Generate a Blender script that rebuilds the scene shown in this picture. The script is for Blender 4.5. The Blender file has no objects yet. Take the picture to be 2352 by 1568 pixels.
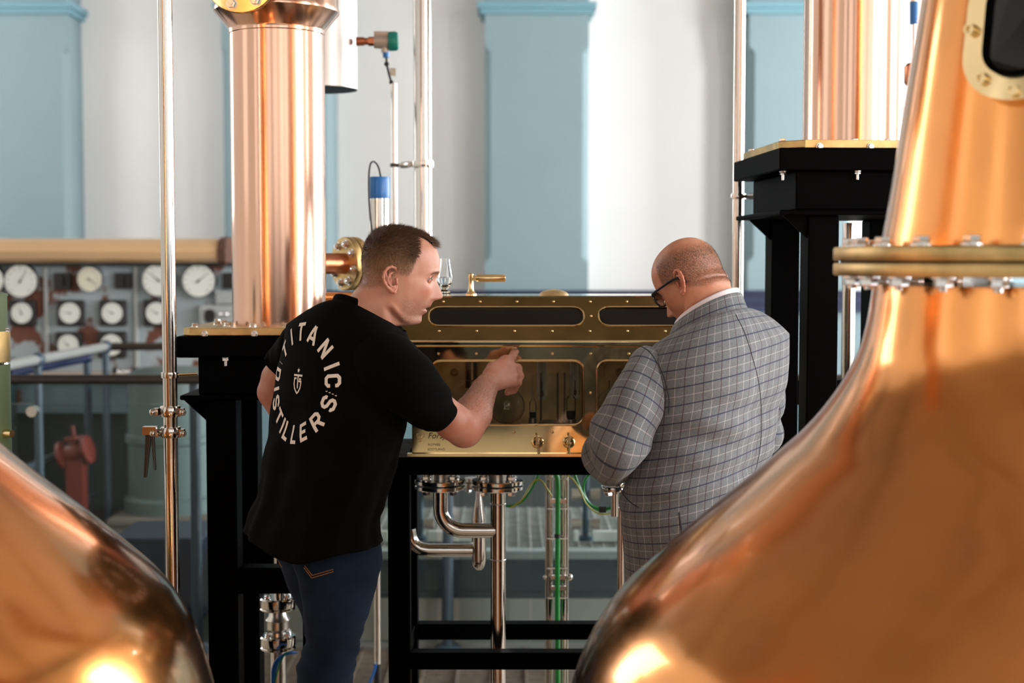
import bpy, bmesh, math, random
import numpy as np
from mathutils import Vector, Matrix, geometry
from mathutils.bvhtree import BVHTree
random.seed(7); rng = np.random.default_rng(7)
S = bpy.context.scene
COL = S.collection
V = Vector
# ------------------------------------------------------------------ camera
CAMZ, PITCH, FPX = 1.62, math.radians(3.225), 3267.0
cam_d = bpy.data.cameras.new('camera'); cam = bpy.data.objects.new('camera', cam_d); COL.objects.link(cam)
cam_d.sensor_width = 36.0; cam_d.lens = 50.0; cam_d.clip_start = 0.05; cam_d.clip_end = 80
cam.location = (0, 0, CAMZ); cam.rotation_euler = (math.pi/2 - PITCH, 0, 0)
cam_d.dof.use_dof = True; cam_d.dof.focus_distance = 3.3; cam_d.dof.aperture_fstop = 3.0
S.camera = cam
# ------------------------------------------------------------------ world, lights, exposure
W = bpy.data.worlds.new('world'); S.world = W; W.use_nodes = True
W.node_tree.nodes['Background'].inputs[0].default_value = (0.80, 0.88, 1.0, 1)
W.node_tree.nodes['Background'].inputs[1].default_value = 0.6
S.view_settings.view_transform = 'Standard'; S.view_settings.look = 'None'
S.view_settings.gamma = 1.0; S.view_settings.use_curve_mapping = False
S.view_settings.exposure = 0.22
S.cycles.use_denoising = True
S.cycles.use_adaptive_sampling = True; S.cycles.adaptive_threshold = 0.12; S.cycles.use_light_tree = False
S.cycles.max_bounces = 7; S.cycles.diffuse_bounces = 3; S.cycles.glossy_bounces = 4
S.cycles.transmission_bounces = 6; S.cycles.transparent_max_bounces = 12
S.cycles.blur_glossy = 1.0; S.cycles.sample_clamp_indirect = 6.0
def area(name, loc, rot, sx, sy, power, col=(1, 1, 1)):
    d = bpy.data.lights.new(name, 'AREA'); d.shape = 'RECTANGLE'; d.size = sx; d.size_y = sy
    d.energy = power; d.color = col
    o = bpy.data.objects.new(name, d); COL.objects.link(o); o.location = loc; o.rotation_euler = rot
    return o
REAR_WIN = (-5.2, -2.6, 0.0, 2.6, 5.2); REAR_Y = -6.0
RIGHT_WIN = (-3.2, 0.3, 3.8, 7.3, 10.4); RIGHT_X = 6.5; LEFT_X = -6.5  # last right position is for the added window light
for x in REAR_WIN:      # daylight through the tall windows behind the photographer
    area('window_and_fill_light', (x, REAR_Y+0.12, 3.4), (math.pi/2, 0, 0), 1.6, 3.2, 12, (0.97, 0.98, 1.0))
for y, e in zip(RIGHT_WIN, (290, 265, 240, 400, 360)):     # right wall daylight; the farthest window is added to brighten the back wall
    area('window_and_fill_light', (RIGHT_X-0.12, y, 2.9), (math.pi/2, 0, math.pi/2), 1.3, 3.8, e, (0.98, 0.99, 1.0))
for y in (-2.0, 2.2, 9.6):   # left wall windows; the wide far one is added to light bays and console
    area('window_and_fill_light', (LEFT_X+0.12, y, 3.6), (math.pi/2, 0, -math.pi/2), 1.5 if y < 5 else 3.0, 3.2, 8 if y < 5 else 120, (0.97, 0.98, 1.0))

# ------------------------------------------------------------------ helpers
_cp, _sp = math.cos(PITCH), math.sin(PITCH)
def at(px, py, Y):
    """point at distance Y in front of the camera that shows at pixel px, py"""
    u, v = (px-1176.0)/FPX, (784.0-py)/FPX
    d = V((u, _cp + v*_sp, -_sp + v*_cp))
    return V((0, 0, CAMZ)) + d*(Y/d.y)
def m_px(Y): return Y/FPX
def lin(h):
    h = h.lstrip('#'); c = [int(h[i:i+2], 16)/255 for i in (0, 2, 4)]
    return tuple(x/12.92 if x <= .04045 else ((x+.055)/1.055)**2.4 for x in c)
def pchip(xs, ys):
    xs = np.array(xs, float); ys = np.array(ys, float)
    o = np.argsort(xs); xs, ys = xs[o], ys[o]
    h = np.diff(xs); d = np.diff(ys)/h; m = np.zeros_like(ys)
    for i in range(1, len(xs)-1):
        if d[i-1]*d[i] > 0:
            w1, w2 = 2*h[i]+h[i-1], h[i]+2*h[i-1]
            m[i] = (w1+w2)/(w1/d[i-1]+w2/d[i])
    m[0], m[-1] = d[0], d[-1]
    def f(x):
        x = np.clip(np.asarray(x, float), xs[0], xs[-1])
        i = np.clip(np.searchsorted(xs, x)-1, 0, len(h)-1)
        t = (x-xs[i])/h[i]
        return ((1+2*t)*(1-t)**2*ys[i] + t*(1-t)**2*h[i]*m[i] + t*t*(3-2*t)*ys[i+1] + t*t*(t-1)*h[i]*m[i+1])
    return f
def smooth(a, b, x):
    t = np.clip((np.asarray(x, float)-a)/(b-a), 0, 1); return t*t*(3-2*t)
def dense(pts, n):
    """Catmull-Rom through pts"""
    P = [V(p) for p in pts]; P = [2*P[0]-P[1]]+P+[2*P[-1]-P[-2]]; out = []
    for i in range(1, len(P)-2):
        for k in range(n):
            t = k/n; a, b, c, d = P[i-1], P[i], P[i+1], P[i+2]
            out.append(0.5*((2*b)+(c-a)*t+(2*a-5*b+4*c-d)*t*t+(3*b-a-3*c+d)*t**3))
    out.append(P[-2]); return out
def tag(o, label=None, cat=None, group=None, kind=None):
    if label: o['label'] = label
    if cat: o['category'] = cat
    if group: o['group'] = group
    if kind: o['kind'] = kind
    return o
def wloc(o):
    p = V((0, 0, 0))
    while o is not None: p = p + V(o.location); o = o.parent
    return p
def thing(name, label, cat, loc=(0, 0, 0), group=None):
    o = bpy.data.objects.new(name, None); COL.objects.link(o); o.location = loc
    o.empty_display_size = 0.05
    return tag(o, label, cat, group)
def inst(name, mesh, parent, loc, rot=None, scale=None):
    o = bpy.data.objects.new(name, mesh); COL.objects.link(o)
    o.parent = parent; o.location = V(loc)-(wloc(parent) if parent else V((0, 0, 0)))
    if rot is not None: o.rotation_mode = 'QUATERNION'; o.rotation_quaternion = rot
    if scale is not None: o.scale = (scale,)*3 if isinstance(scale, (int, float)) else scale
    return o
def zto(d): return V((0, 0, 1)).rotation_difference(V(d).normalized())
class MB:
    def __init__(s, M=None): s.v = []; s.f = []; s.uv = {}; s.M = M
    def add(s, vs, fs):
        b = len(s.v); s.v += [V(p) for p in vs]; s.f += [tuple(i+b for i in f) for f in fs]; return b
    def box(s, c, size, rz=0, M=None):
        c = V(c); x, y, z = [k/2 for k in size]; R = Matrix.Rotation(rz, 3, 'Z') if M is None else M
        vs = [c + R @ V((i*x, j*y, k*z)) for k in (-1, 1) for j in (-1, 1) for i in (-1, 1)]
        s.add(vs, [(0, 2, 3, 1), (4, 5, 7, 6), (0, 1, 5, 4), (2, 6, 7, 3), (0, 4, 6, 2), (1, 3, 7, 5)]); return s
    def bb(s, x0, x1, y0, y1, z0, z1):
        return s.box(((x0+x1)/2, (y0+y1)/2, (z0+z1)/2), (abs(x1-x0), abs(y1-y0), abs(z1-z0)))
    def loft(s, rings, cap0=True, cap1=True, closed=True):
        n = len(rings[0]); b = s.add([p for r in rings for p in r], [])
        for i in range(len(rings)-1):
            for j in range(n if closed else n-1):
                k = (j+1) % n
                s.f.append((b+i*n+j, b+i*n+k, b+(i+1)*n+k, b+(i+1)*n+j))
        if cap0: s.f.append(tuple(b+j for j in reversed(range(n))))
        if cap1: s.f.append(tuple(b+(len(rings)-1)*n+j for j in range(n)))
        return s
    def cyl(s, p0, p1, r0, r1=None, n=20, caps=True):
        p0, p1 = V(p0), V(p1); r1 = r0 if r1 is None else r1
        q = zto(p1-p0)
        rg = [[p+q @ V((r*math.cos(2*math.pi*j/n), r*math.sin(2*math.pi*j/n), 0)) for j in range(n)] for p, r in ((p0, r0), (p1, r1))]
        return s.loft(rg, caps, caps)
    def lathe(s, prof, o=(0, 0, 0), axis=(0, 0, 1), n=48, cap=True):
        """prof: list of (r, h) from bottom to top"""
        o = V(o); q = zto(axis)
        rg = [[o+q @ V((r*math.cos(2*math.pi*j/n), r*math.sin(2*math.pi*j/n), h)) for j in range(n)] for r, h in prof]
        return s.loft(rg, cap, cap)
    def tube(s, pts, r, n=12, caps=True):
        P = [V(p) for p in pts]; rg = []
        t = (P[1]-P[0]).normalized(); q = zto(t); up = q @ V((1, 0, 0))
        for i, p in enumerate(P):
            t2 = (P[min(i+1, len(P)-1)]-P[max(i-1, 0)]).normalized()
            up = (up - t2*up.dot(t2)).normalized(); w = t2.cross(up)
            rr = r[i] if isinstance(r, (list, tuple)) else r
            rg.append([p+(up*math.cos(2*math.pi*j/n)+w*math.sin(2*math.pi*j/n))*rr for j in range(n)])
        return s.loft(rg, caps, caps)
    def loop(s, pts, r, n=8):
        P = [V(p) for p in pts]; N = len(P); nrm = V((0, 0, 0))
        for i in range(N): nrm += P[i].cross(P[(i+1) % N])
        nrm.normalize(); rg = []
        for i, p in enumerate(P):
            t = (P[(i+1) % N]-P[i-1]).normalized(); w = t.cross(nrm)
            rg.append([p+(nrm*math.cos(2*math.pi*j/n)+w*math.sin(2*math.pi*j/n))*r for j in range(n)])
        rg.append(rg[0]); return s.loft(rg, False, False)
    def ball(s, c, r, nu=16, nv=10, sc=(1, 1, 1), half=False, axis=(0, 0, 1)):
        q = zto(axis); rg = []
        for i in range(nv+1):
            a = (0 if half else -math.pi/2)+(math.pi/2 if half else math.pi)*i/nv
            rr = max(1e-5, math.cos(a)*r)
            rg.append([V(c)+q @ V((rr*math.cos(2*math.pi*j/nu)*sc[0], rr*math.sin(2*math.pi*j/nu)*sc[1], math.sin(a)*r*sc[2])) for j in range(nu)])
        return s.loft(rg, True, True)
    def prism(s, poly, f, holes=()):
        """poly: 2-D loop (with holes) mapped by f(x, y, side) to 3-D, side 0 front / 1 back"""
        loops = [[V((x, y, 0)) for x, y in L] for L in (poly,)+tuple(holes)]
        tris = geometry.tessellate_polygon(loops); flat = [p for L in loops for p in L]; n = len(flat)
        b = s.add([f(p.x, p.y, 0) for p in flat]+[f(p.x, p.y, 1) for p in flat], [])
        for t in tris:
            s.f.append(tuple(b+i for i in t)); s.f.append(tuple(b+n+i for i in reversed(t)))
        k = 0
        for L in loops:
            m = len(L)
            for i in range(m): s.f.append((b+k+i, b+k+(i+1) % m, b+n+k+(i+1) % m, b+n+k+i))
            k += m
        return s
    def mesh(s, name, mats, org=(0, 0, 0), flat=False, ang=38, fix=True):
        me = bpy.data.meshes.new(name); o = V(org)
        vs = [((s.M @ p) if s.M else p)-o for p in s.v]
        me.from_pydata([tuple(p) for p in vs], [], s.f)
        for m in (mats if isinstance(mats, (list, tuple)) else [mats]): me.materials.append(m)
        if fix:
            bm = bmesh.new(); bm.from_mesh(me); bmesh.ops.recalc_face_normals(bm, faces=bm.faces); bm.to_mesh(me); bm.free()
        if not flat:
            me.shade_smooth(); me.set_sharp_from_angle(angle=math.radians(ang))
        me.update(); return me
    def build(s, name, mats, parent=None, flat=False, ang=38, bevel=0, fix=True):
        org = wloc(parent) if parent else V((0, 0, 0))
        o = bpy.data.objects.new(name, s.mesh(name, mats, org, flat, ang, fix)); COL.objects.link(o); o.parent = parent
        if bevel:
            m = o.modifiers.new('bevel', 'BEVEL'); m.width = bevel; m.segments = 2; m.limit_method = 'ANGLE'
        return o
def rrect(x0, x1, y0, y1, r, n=8):
    out = []
    for cx, cy, a in ((x1-r, y1-r, 0), (x0+r, y1-r, 90), (x0+r, y0+r, 180), (x1-r, y0+r, 270)):
        for k in range(n+1):
            t = math.radians(a+90*k/n); out.append((cx+r*math.cos(t), cy+r*math.sin(t)))
    return out
# ------------------------------------------------------------------ materials
def mat(name, col, metal=0.0, rough=0.5, var=0.0, vscale=8.0, bump=0.0, bscale=60.0, rvar=0.0, stretch=(1, 1, 1), aniso=0.0, coat=0.0, spec=0.5, sss=0.0, col2=None, detail=5, sheen=0.0, ior=None, trans=0.0, emit=None, estr=1.0):
    m = bpy.data.materials.new(name); m.use_nodes = True; nt = m.node_tree; b = nt.nodes['Principled BSDF']
    if isinstance(col, str): col = lin(col)
    if isinstance(col2, str): col2 = lin(col2)
    b.inputs['Base Color'].default_value = (*col, 1); b.inputs['Metallic'].default_value = metal
    b.inputs['Roughness'].default_value = rough; b.inputs['Coat Weight'].default_value = coat
    b.inputs['Specular IOR Level'].default_value = spec; b.inputs['Anisotropic'].default_value = aniso
    b.inputs['Sheen Weight'].default_value = sheen; b.inputs['Transmission Weight'].default_value = trans
    if coat: b.inputs['Coat Roughness'].default_value = 0.08
    if ior: b.inputs['IOR'].default_value = ior
    if sss:
        b.inputs['Subsurface Weight'].default_value = sss; b.inputs['Subsurface Radius'].default_value = (0.012, 0.005, 0.003); b.inputs['Subsurface Scale'].default_value = 1.0
    if emit: b.inputs['Emission Color'].default_value = (*emit, 1); b.inputs['Emission Strength'].default_value = estr
    if var or bump or rvar or col2:
        tc = nt.nodes.new('ShaderNodeTexCoord'); mp = nt.nodes.new('ShaderNodeMapping'); mp.inputs['Scale'].default_value = stretch
        nt.links.new(tc.outputs['Object'], mp.inputs[0])
        no = nt.nodes.new('ShaderNodeTexNoise'); no.inputs['Scale'].default_value = vscale; no.inputs['Detail'].default_value = detail
        nt.links.new(mp.outputs[0], no.inputs['Vector'])
        if var or col2:
            cr = nt.nodes.new('ShaderNodeValToRGB'); c2 = col2 or tuple(min(1, c*(1+var)) for c in col); c1 = col if col2 else tuple(c*(1-var) for c in col)
            cr.color_ramp.elements[0].position = .32; cr.color_ramp.elements[1].position = .68
            cr.color_ramp.elements[0].color = (*c1, 1); cr.color_ramp.elements[1].color = (*c2, 1)
            nt.links.new(no.outputs['Fac'], cr.inputs[0]); nt.links.new(cr.outputs[0], b.inputs['Base Color'])
        if rvar:
            mr = nt.nodes.new('ShaderNodeMapRange'); mr.inputs['To Min'].default_value = max(0, rough-rvar); mr.inputs['To Max'].default_value = rough+rvar
            mr.inputs['From Min'].default_value = .3; mr.inputs['From Max'].default_value = .7
            nt.links.new(no.outputs['Fac'], mr.inputs[0]); nt.links.new(mr.outputs[0], b.inputs['Roughness'])
        if bump:
            n2 = nt.nodes.new('ShaderNodeTexNoise'); n2.inputs['Scale'].default_value = bscale; n2.inputs['Detail'].default_value = 3
            nt.links.new(mp.outputs[0], n2.inputs['Vector'])
            bp = nt.nodes.new('ShaderNodeBump'); bp.inputs['Strength'].default_value = bump; bp.inputs['Distance'].default_value = 0.01
            nt.links.new(n2.outputs['Fac'], bp.inputs['Height']); nt.links.new(bp.outputs[0], b.inputs['Normal'])
    return m
def glass_mat(name, tint=(0.96, 0.98, 0.98), rough=0.0, ior=1.5):
    """thin clear pane: see-through with a Fresnel reflection"""
    m = bpy.data.materials.new(name); m.use_nodes = True; nt = m.node_tree; nt.nodes.clear()
    out = nt.nodes.new('ShaderNodeOutputMaterial'); mix = nt.nodes.new('ShaderNodeMixShader')
    tr = nt.nodes.new('ShaderNodeBsdfTransparent'); tr.inputs[0].default_value = (*tint, 1)
    gl = nt.nodes.new('ShaderNodeBsdfGlossy'); gl.inputs['Roughness'].default_value = rough
    fr = nt.nodes.new('ShaderNodeFresnel'); fr.inputs[0].default_value = ior
    nt.links.new(fr.outputs[0], mix.inputs[0]); nt.links.new(tr.outputs[0], mix.inputs[1]); nt.links.new(gl.outputs[0], mix.inputs[2])
    nt.links.new(mix.outputs[0], out.inputs[0]); return m
M = {}
M['wall_white'] = mat('white_plaster', '#ecebe9', rough=.85, var=.03, vscale=.6)
M['wall_blue'] = mat('pale_blue_paint', '#81989f', rough=.6, var=.03, vscale=1.2)
M['teal_line'] = mat('teal_paint', '#6f9aa8', rough=.5)
M['navy'] = mat('navy_paint', '#0b1f48', rough=.4)
M['ceil'] = mat('dark_ceiling', '#8a7d70', rough=.9)
M['side'] = mat('side_wall_plaster', '#e6e2da', rough=.9)
M['floor'] = mat('floor_concrete', '#dccfba', rough=.5, var=.12, vscale=1.2)
M['floor_dark'] = mat('pump_hall_floor', '#2b2926', rough=.6, var=.25, vscale=2.0)
M['dado'] = mat('dark_dado_paint', '#1a222c', rough=.5)
M['copper'] = mat('polished_copper', (0.90, 0.36, 0.10), 1, .19, coat=.7, var=.14, vscale=3.5, rvar=.08, bump=.03, bscale=6)
M['copper_col'] = mat('brushed_copper', (0.73, 0.45, 0.335), 1, .17, coat=.3, var=.08, vscale=7, rvar=.06, stretch=(1, 1, .05))
M['copper_dark'] = mat('aged_copper', (0.55, 0.22, 0.12), 1, .32, var=.25, vscale=6)
M['brass'] = mat('brass', (0.58, 0.42, 0.19), 1, .44, var=.35, vscale=14, rvar=.12, bump=.04, bscale=40)
M['brass_pol'] = mat('polished_brass', (0.82, 0.66, 0.38), 1, .08, var=.14, vscale=9, rvar=.04, bump=.004, bscale=9)
M['brass_tarn_dim'] = mat('tarnished_brass_dark_reflection', (0.20, 0.135, 0.055), 1, .16, var=.25, vscale=11, rvar=.06)  # brown patina, with a dark ceiling reflection put into the colour
M['brass_br'] = mat('bright_brass', (0.88, 0.68, 0.38), 1, .18)
M['brass_in'] = mat('dull_brass', (0.74, 0.55, 0.29), 1, .5, var=.3, vscale=12)
M['steel'] = mat('stainless_steel', (0.56, 0.53, 0.50), 1, .14, var=.06, vscale=30, stretch=(1, 1, .05))
M['steel_br'] = mat('satin_steel', (0.62, 0.59, 0.55), 1, .3, var=.08, vscale=20)
M['steel_sat'] = mat('brushed_tank_steel', (0.60, 0.58, 0.56), 1, .38, aniso=.4)
M['zinc'] = mat('zinc_bolt', (0.75, 0.76, 0.78), 1, .25)
M['black'] = mat('black_steel_paint', (0.0010, 0.0010, 0.0012), rough=.5, bump=.02, bscale=90, spec=.02)
M['black_rub'] = mat('black_rubber', (0.012, 0.012, 0.012), rough=.6)
M['dark_rail'] = mat('bronze_dark_rail', (0.030, 0.022, 0.016), rough=.35)
M['grey_rail'] = mat('grey_rail_paint', '#8f9190', rough=.45)
M['bluegrey'] = mat('bluegrey_post_paint', '#3c4e5a', rough=.4)
M['blue_pl'] = mat('blue_plastic', '#1667b0', rough=.35)
M['green_pl'] = mat('teal_green_cap', '#0c7a6d', rough=.35)
M['green_cable'] = mat('green_cable', '#0f8a37', rough=.4)
M['yel_cable'] = mat('yellow_green_cable', '#b7b52a', rough=.4)
M['blue_cable'] = mat('blue_cable', '#1560b4', rough=.4)
M['green_paint'] = mat('olive_green_paint', '#5d6d4b', rough=.45, var=.15, vscale=5)
M['beige_inst'] = mat('beige_instrument', '#b7a79b', rough=.4, metal=.4)
M['glass'] = glass_mat('clear_glass', ior=1.22)
M['glass_bal'] = glass_mat('balustrade_glass', (0.88, 0.94, 0.94), ior=1.3)
M['glass_amb'] = glass_mat('safe_window_glass', (0.93, 0.90, 0.84))
M['glass_solid'] = mat('vessel_glass', (1, 1, 1), rough=0.0, trans=1.0, ior=1.45)
M['liquid'] = mat('clear_spirit', (0.98, 1, 1), rough=0.0, trans=1.0, ior=1.34)
M['dark_glass'] = mat('dark_sight_glass', (0.006, 0.006, 0.007), rough=.12)
M['white'] = mat('white_enamel', '#e6e6e0', rough=.3)
M['card'] = mat('paper_card', '#ddd6c4', rough=.8)
M['red'] = mat('red_paint', '#6e241a', rough=.5)
M['rust'] = mat('rusty_brown_paint', '#5d3c2e', rough=.7, var=.3, vscale=9)
M['wood'] = mat('varnished_hood', '#d0aa80', rough=.4, var=.08, vscale=3, stretch=(.3, 4, 4))
M['dial'] = mat('dial_face', '#e4e7e0', rough=.35)
M['dial_cream'] = mat('dial_face_cream', '#ddd8c4', rough=.35)
M['ink'] = mat('dial_ink', (0.02, 0.02, 0.02), rough=.6)
M['chrome'] = mat('chrome', (0.8, 0.8, 0.8), 1, .12)
M['bakelite'] = mat('black_bakelite', (0.012, 0.012, 0.012), rough=.35)
M['peel'] = mat('peeling_blue_paint', '#a2aeb3', rough=.6, vscale=3.2, col2='#6b4030', detail=8)
r = [n for n in M['peel'].node_tree.nodes if n.type == 'VALTORGB'][0].color_ramp
r.elements[0].position = .53; r.elements[1].position = .56
M['peel2'] = mat('peeling_teal_paint', '#6f868c', rough=.6, vscale=3.6, col2='#6b4a3c', detail=8)
r = [n for n in M['peel2'].node_tree.nodes if n.type == 'VALTORGB'][0].color_ramp
r.elements[0].position = .60; r.elements[1].position = .63
M['desk'] = mat('desk_top', '#b6a594', rough=.5, var=.1)
M['machine'] = mat('old_green_machine_paint', '#1e3334', rough=.5, var=.25, vscale=2)
M['machine_l'] = mat('pale_green_tank_paint', '#60706e', rough=.5, var=.18, vscale=2, stretch=(3, 3, .5))
M['machine_d'] = mat('dark_machine_iron', '#121c1e', rough=.5, var=.3, vscale=3)
M['conc'] = mat('old_concrete', '#7a7066', rough=.85, var=.2, vscale=3)
M['conc_d'] = mat('oily_concrete', '#4a4740', rough=.6, var=.3, vscale=3)
M['navy_box'] = mat('dark_navy_box', '#122440', rough=.35)
M['riser'] = mat('white_riser_panel', '#c9c2bb', rough=.6, var=.04, vscale=4)
M['beam_grey'] = mat('slate_grey_beam', '#434d57', rough=.45)
M['ledge'] = mat('pale_ledge', '#a6aaaa', rough=.5)
M['galv'] = mat('galvanised_grating', (0.55, 0.54, 0.52), .8, .45, var=.2, vscale=20)
M['grate_warm'] = mat('floor_grating_steel', (0.42, 0.36, 0.30), .7, .45, var=.2, vscale=20)
M['print'] = mat('white_screen_print', '#efe8df', rough=.8)
M['shirt'] = mat('black_cotton', (0.0018, 0.0019, 0.0019), rough=.95, bump=.12, bscale=700, sheen=.0, spec=.08)
M['denim'] = mat('dark_blue_denim', '#15253a', rough=.9, var=.35, vscale=14, bump=.25, bscale=500, spec=.2)
M['thread'] = mat('tan_thread', '#b07a44', rough=.8)
M['shoe'] = mat('dark_leather', (0.02, 0.014, 0.01), rough=.5)
M['cotton_w'] = mat('pale_shirt_cotton', '#e6dfe6', rough=.85)
M['trouser'] = mat('dark_trouser_wool', '#25282e', rough=.9)
M['eye_w'] = mat('eye_white', '#a89c95', rough=.25, coat=.5)
M['iris'] = mat('grey_green_iris', '#6a7d77', rough=.15, coat=1)
M['spec_frame'] = mat('black_spectacle_frame', (0.012, 0.014, 0.020), rough=.32)
# ------------------------------------------------------------------ shared small pieces
def hexpts(r, z): return [V((r*math.cos(math.pi/3*k), r*math.sin(math.pi/3*k), z)) for k in range(6)]
def bolt_mesh(shank=0.0, name='bolt', mt=None):
    """hex head on a washer, unit across-corner radius 1, seated at z = 0; shank sticks out above"""
    b = MB(); b.cyl((0, 0, 0), (0, 0, .22), 1.22, n=16)
    b.loft([hexpts(.96, .2), hexpts(1.0, .28), hexpts(1.0, .98), hexpts(.88, 1.08)])
    if shank: b.cyl((0, 0, 1.0), (0, 0, 1.0+shank), .52, .5, n=12)
    return b.mesh(name, mt or M['zinc'], flat=False, ang=30)
BOLT = bolt_mesh(); NUT = bolt_mesh(.45, 'nut'); STUD = bolt_mesh(1.6, 'stud')
_b = MB(); _b.ball((0, 0, 0), 1, 14, 6, half=True); RIVET = _b.mesh('rivet', M['brass_br'])
def bolt_ring(name, mesh, parent, c, axis, R, n, size, a0=0.0, skip=None):
    q = zto(axis)
    for k in range(n):
        a = a0+2*math.pi*k/n
        p = V(c)+q @ V((R*math.cos(a), R*math.sin(a), 0))
        if skip and skip(p): continue
        inst(name, mesh, parent, p, q, size)
def struct(o): o['kind'] = 'structure'; return o

# ------------------------------------------------------------------ the room
WY, WB = 12.0, 12.40            # pilaster fronts, backs of the bays
fl = MB(); fl.bb(LEFT_X, RIGHT_X, REAR_Y, 4.85, -.12, -.003)
flo = struct(fl.build('floor', M['floor'], flat=True))
fl = MB(); fl.bb(LEFT_X, RIGHT_X, 4.85, WB+.3, -.12, -.015); fl.build('pump_hall_floor', M['floor_dark'], flo, flat=True)
ce = MB(); ce.bb(LEFT_X, RIGHT_X, REAR_Y, WB+.3, 6.6, 6.75); ceil_o = struct(ce.build('ceiling', M['ceil'], flat=True))
for k in range(6):
    b = MB(); y = -4.2+3.1*k; b.bb(LEFT_X, RIGHT_X, y-.12, y+.12, 6.25, 6.6); b.build('ceiling_beam', M['ceil'], ceil_o, flat=True)
b = MB(); b.bb(LEFT_X-.2, LEFT_X, REAR_Y, WB+.3, -.1, 6.6); struct(b.build('wall_left', M['side'], flat=True))
b = MB(); b.bb(RIGHT_X, RIGHT_X+.2, REAR_Y, WB+.3, -.1, 6.6); struct(b.build('wall_right', M['side'], flat=True))
b = MB(); b.bb(LEFT_X-.2, RIGHT_X+.2, REAR_Y-.2, REAR_Y, -.1, 6.6); wr_o = struct(b.build('wall_rear', M['side'], flat=True))
b = MB(); b.bb(LEFT_X, RIGHT_X, REAR_Y, REAR_Y+.04, 0, 1.75); b.build('dado_panel', M['dado'], wr_o, flat=True)
def window(n, c, axis, w, h):
    o = MB(); t = .07
    def bar(u0, u1, z0, z1):
        if axis == 'x': o.bb(c[0]+u0, c[0]+u1, c[1]-.05, c[1]+.05, c[2]+z0, c[2]+z1)
        else: o.bb(c[0]-.05, c[0]+.05, c[1]+u0, c[1]+u1, c[2]+z0, c[2]+z1)
    bar(-w/2-t, -w/2, -h/2-t, h/2+t); bar(w/2, w/2+t, -h/2-t, h/2+t)
    bar(-w/2, w/2, -h/2-t, -h/2); bar(-w/2, w/2, h/2, h/2+t)
    return struct(o.build('window_%d' % n, M['white'], flat=True))
wn = 1
for x in REAR_WIN: window(wn, (x, REAR_Y+.12, 3.4), 'x', 1.6, 3.2); wn += 1
for y in RIGHT_WIN: window(wn, (RIGHT_X-.12, y, 2.9), 'y', 1.3, 3.8); wn += 1  # the last frame surrounds the added light
for y in (-2.0, 2.2, 9.6): window(wn, (LEFT_X+.12, y, 3.6), 'y', 1.5 if y < 5 else 3.0, 3.2); wn += 1  # the wide frame goes round the added far left light

# back wall: white bays between pale blue pilasters
b = MB(); b.bb(LEFT_X, RIGHT_X, WB, WB+.3, -.1, 6.6)
wall = struct(b.build('wall_back', M['wall_white'], flat=True))
def wx(px): return (px-1176)/FPX*WY
zc0, zc1 = at(0, 590, WY).z, at(0, 105, WY).z       # stopped chamfer from .. to
zcap = at(0, 20, WY).z
for k in range(-1, 6):
    xl, xr = wx(-85+600*k), wx(165+600*k)
    if k == 2: xl, xr = wx(1114), wx(1351)
    if k == 3: xl, xr = wx(1716), wx(1952)
    ch = .05
    def ring(z, c): return [V((xl, WB, z)), V((xl, WY+c, z)), V((xl+c, WY, z)), V((xr-c, WY, z)), V((xr, WY+c, z)), V((xr, WB, z))]
    b = MB(); b.loft([ring(-.01, .001), ring(zc0-.05, .001), ring(zc0, ch), ring(zc1-.06, ch), ring(zc1, .001), ring(6.6, .001)])
    pl = b.build('pilaster', M['wall_blue'], wall, flat=True)
    b = MB()
    for z0, z1, o in ((zcap-.045, zcap+.0, .035), (zcap, zcap+.05, .06)):
        b.bb(xl-o, xr+o, WY-o, WB, z0, z1)
    b.build('capital_moulding', M['teal_line'], pl, flat=True)
zn0, zn1 = at(0, 716, WY-.3).z, at(0, 668, WY-.3).z
b = MB(); b.bb(LEFT_X, RIGHT_X, WY-.3, WY-.05, zn0, zn1); b.bb(LEFT_X, RIGHT_X, WY-.33, WY-.3, (zn0+zn1)/2-.015, (zn0+zn1)/2+.015)
b.bb(LEFT_X, RIGHT_X, WY-.34, WY-.05, zn1-.02, zn1)
struct(b.build('trim_1', M['navy'], flat=True))
b = MB(); b.bb(LEFT_X, RIGHT_X, WY-.26, WY-.06, -.01, zn0)
dado = struct(b.build('trim_2', M['wall_blue'], flat=True))

# ------------------------------------------------------------------ raised walkway and balustrade behind the spirit safe
YB = 5.85
zl = at(1100, 1266, YB+.02).z                       # walkway level
zb1, zb0 = at(1100, 1284, YB+.02).z, at(1100, 1366, YB+.02).z
wk = thing('raised_walkway', 'raised grating walkway with slate beam and white riser behind the spirit safe', 'walkway', (0, 6.3, 0))
XL, XR = -1.12, 5.5
b = MB(); b.bb(XL, XR, YB+.02, YB+.1, zb1, zl); b.build('edge_ledge', M['ledge'], wk, flat=True)
b = MB(); b.bb(XL, XR, YB+.03, YB+.12, zb0, zb1); b.bb(XL, XR, YB+.015, YB+.12, zb0-.012, zb0+.012); b.build('edge_beam', M['beam_grey'], wk, flat=True)
for i in range(8):
    x0 = XL+i*(XR-XL)/8; b = MB(); b.bb(x0+.004, x0+(XR-XL)/8-.004, YB+.04, YB+.06, -.01, zb0-.01); b.build('riser_panel', M['riser'], wk, flat=True)
b = MB(); b.bb(XL, XR, YB+.015, YB+.04, -.01, .035); b.build('kick_strip', M['ledge'], wk, flat=True)
b = MB()
x = XL
while x < XR: b.bb(x, x+.007, YB+.1, 6.95, zl-.03, zl); x += .052
y = YB+.12
while y < 6.95: b.bb(XL, XR, y, y+.007, zl-.012, zl+.001); y += .052
tag(b.build('grating', M['galv'], wk, flat=True), kind='stuff')
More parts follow.
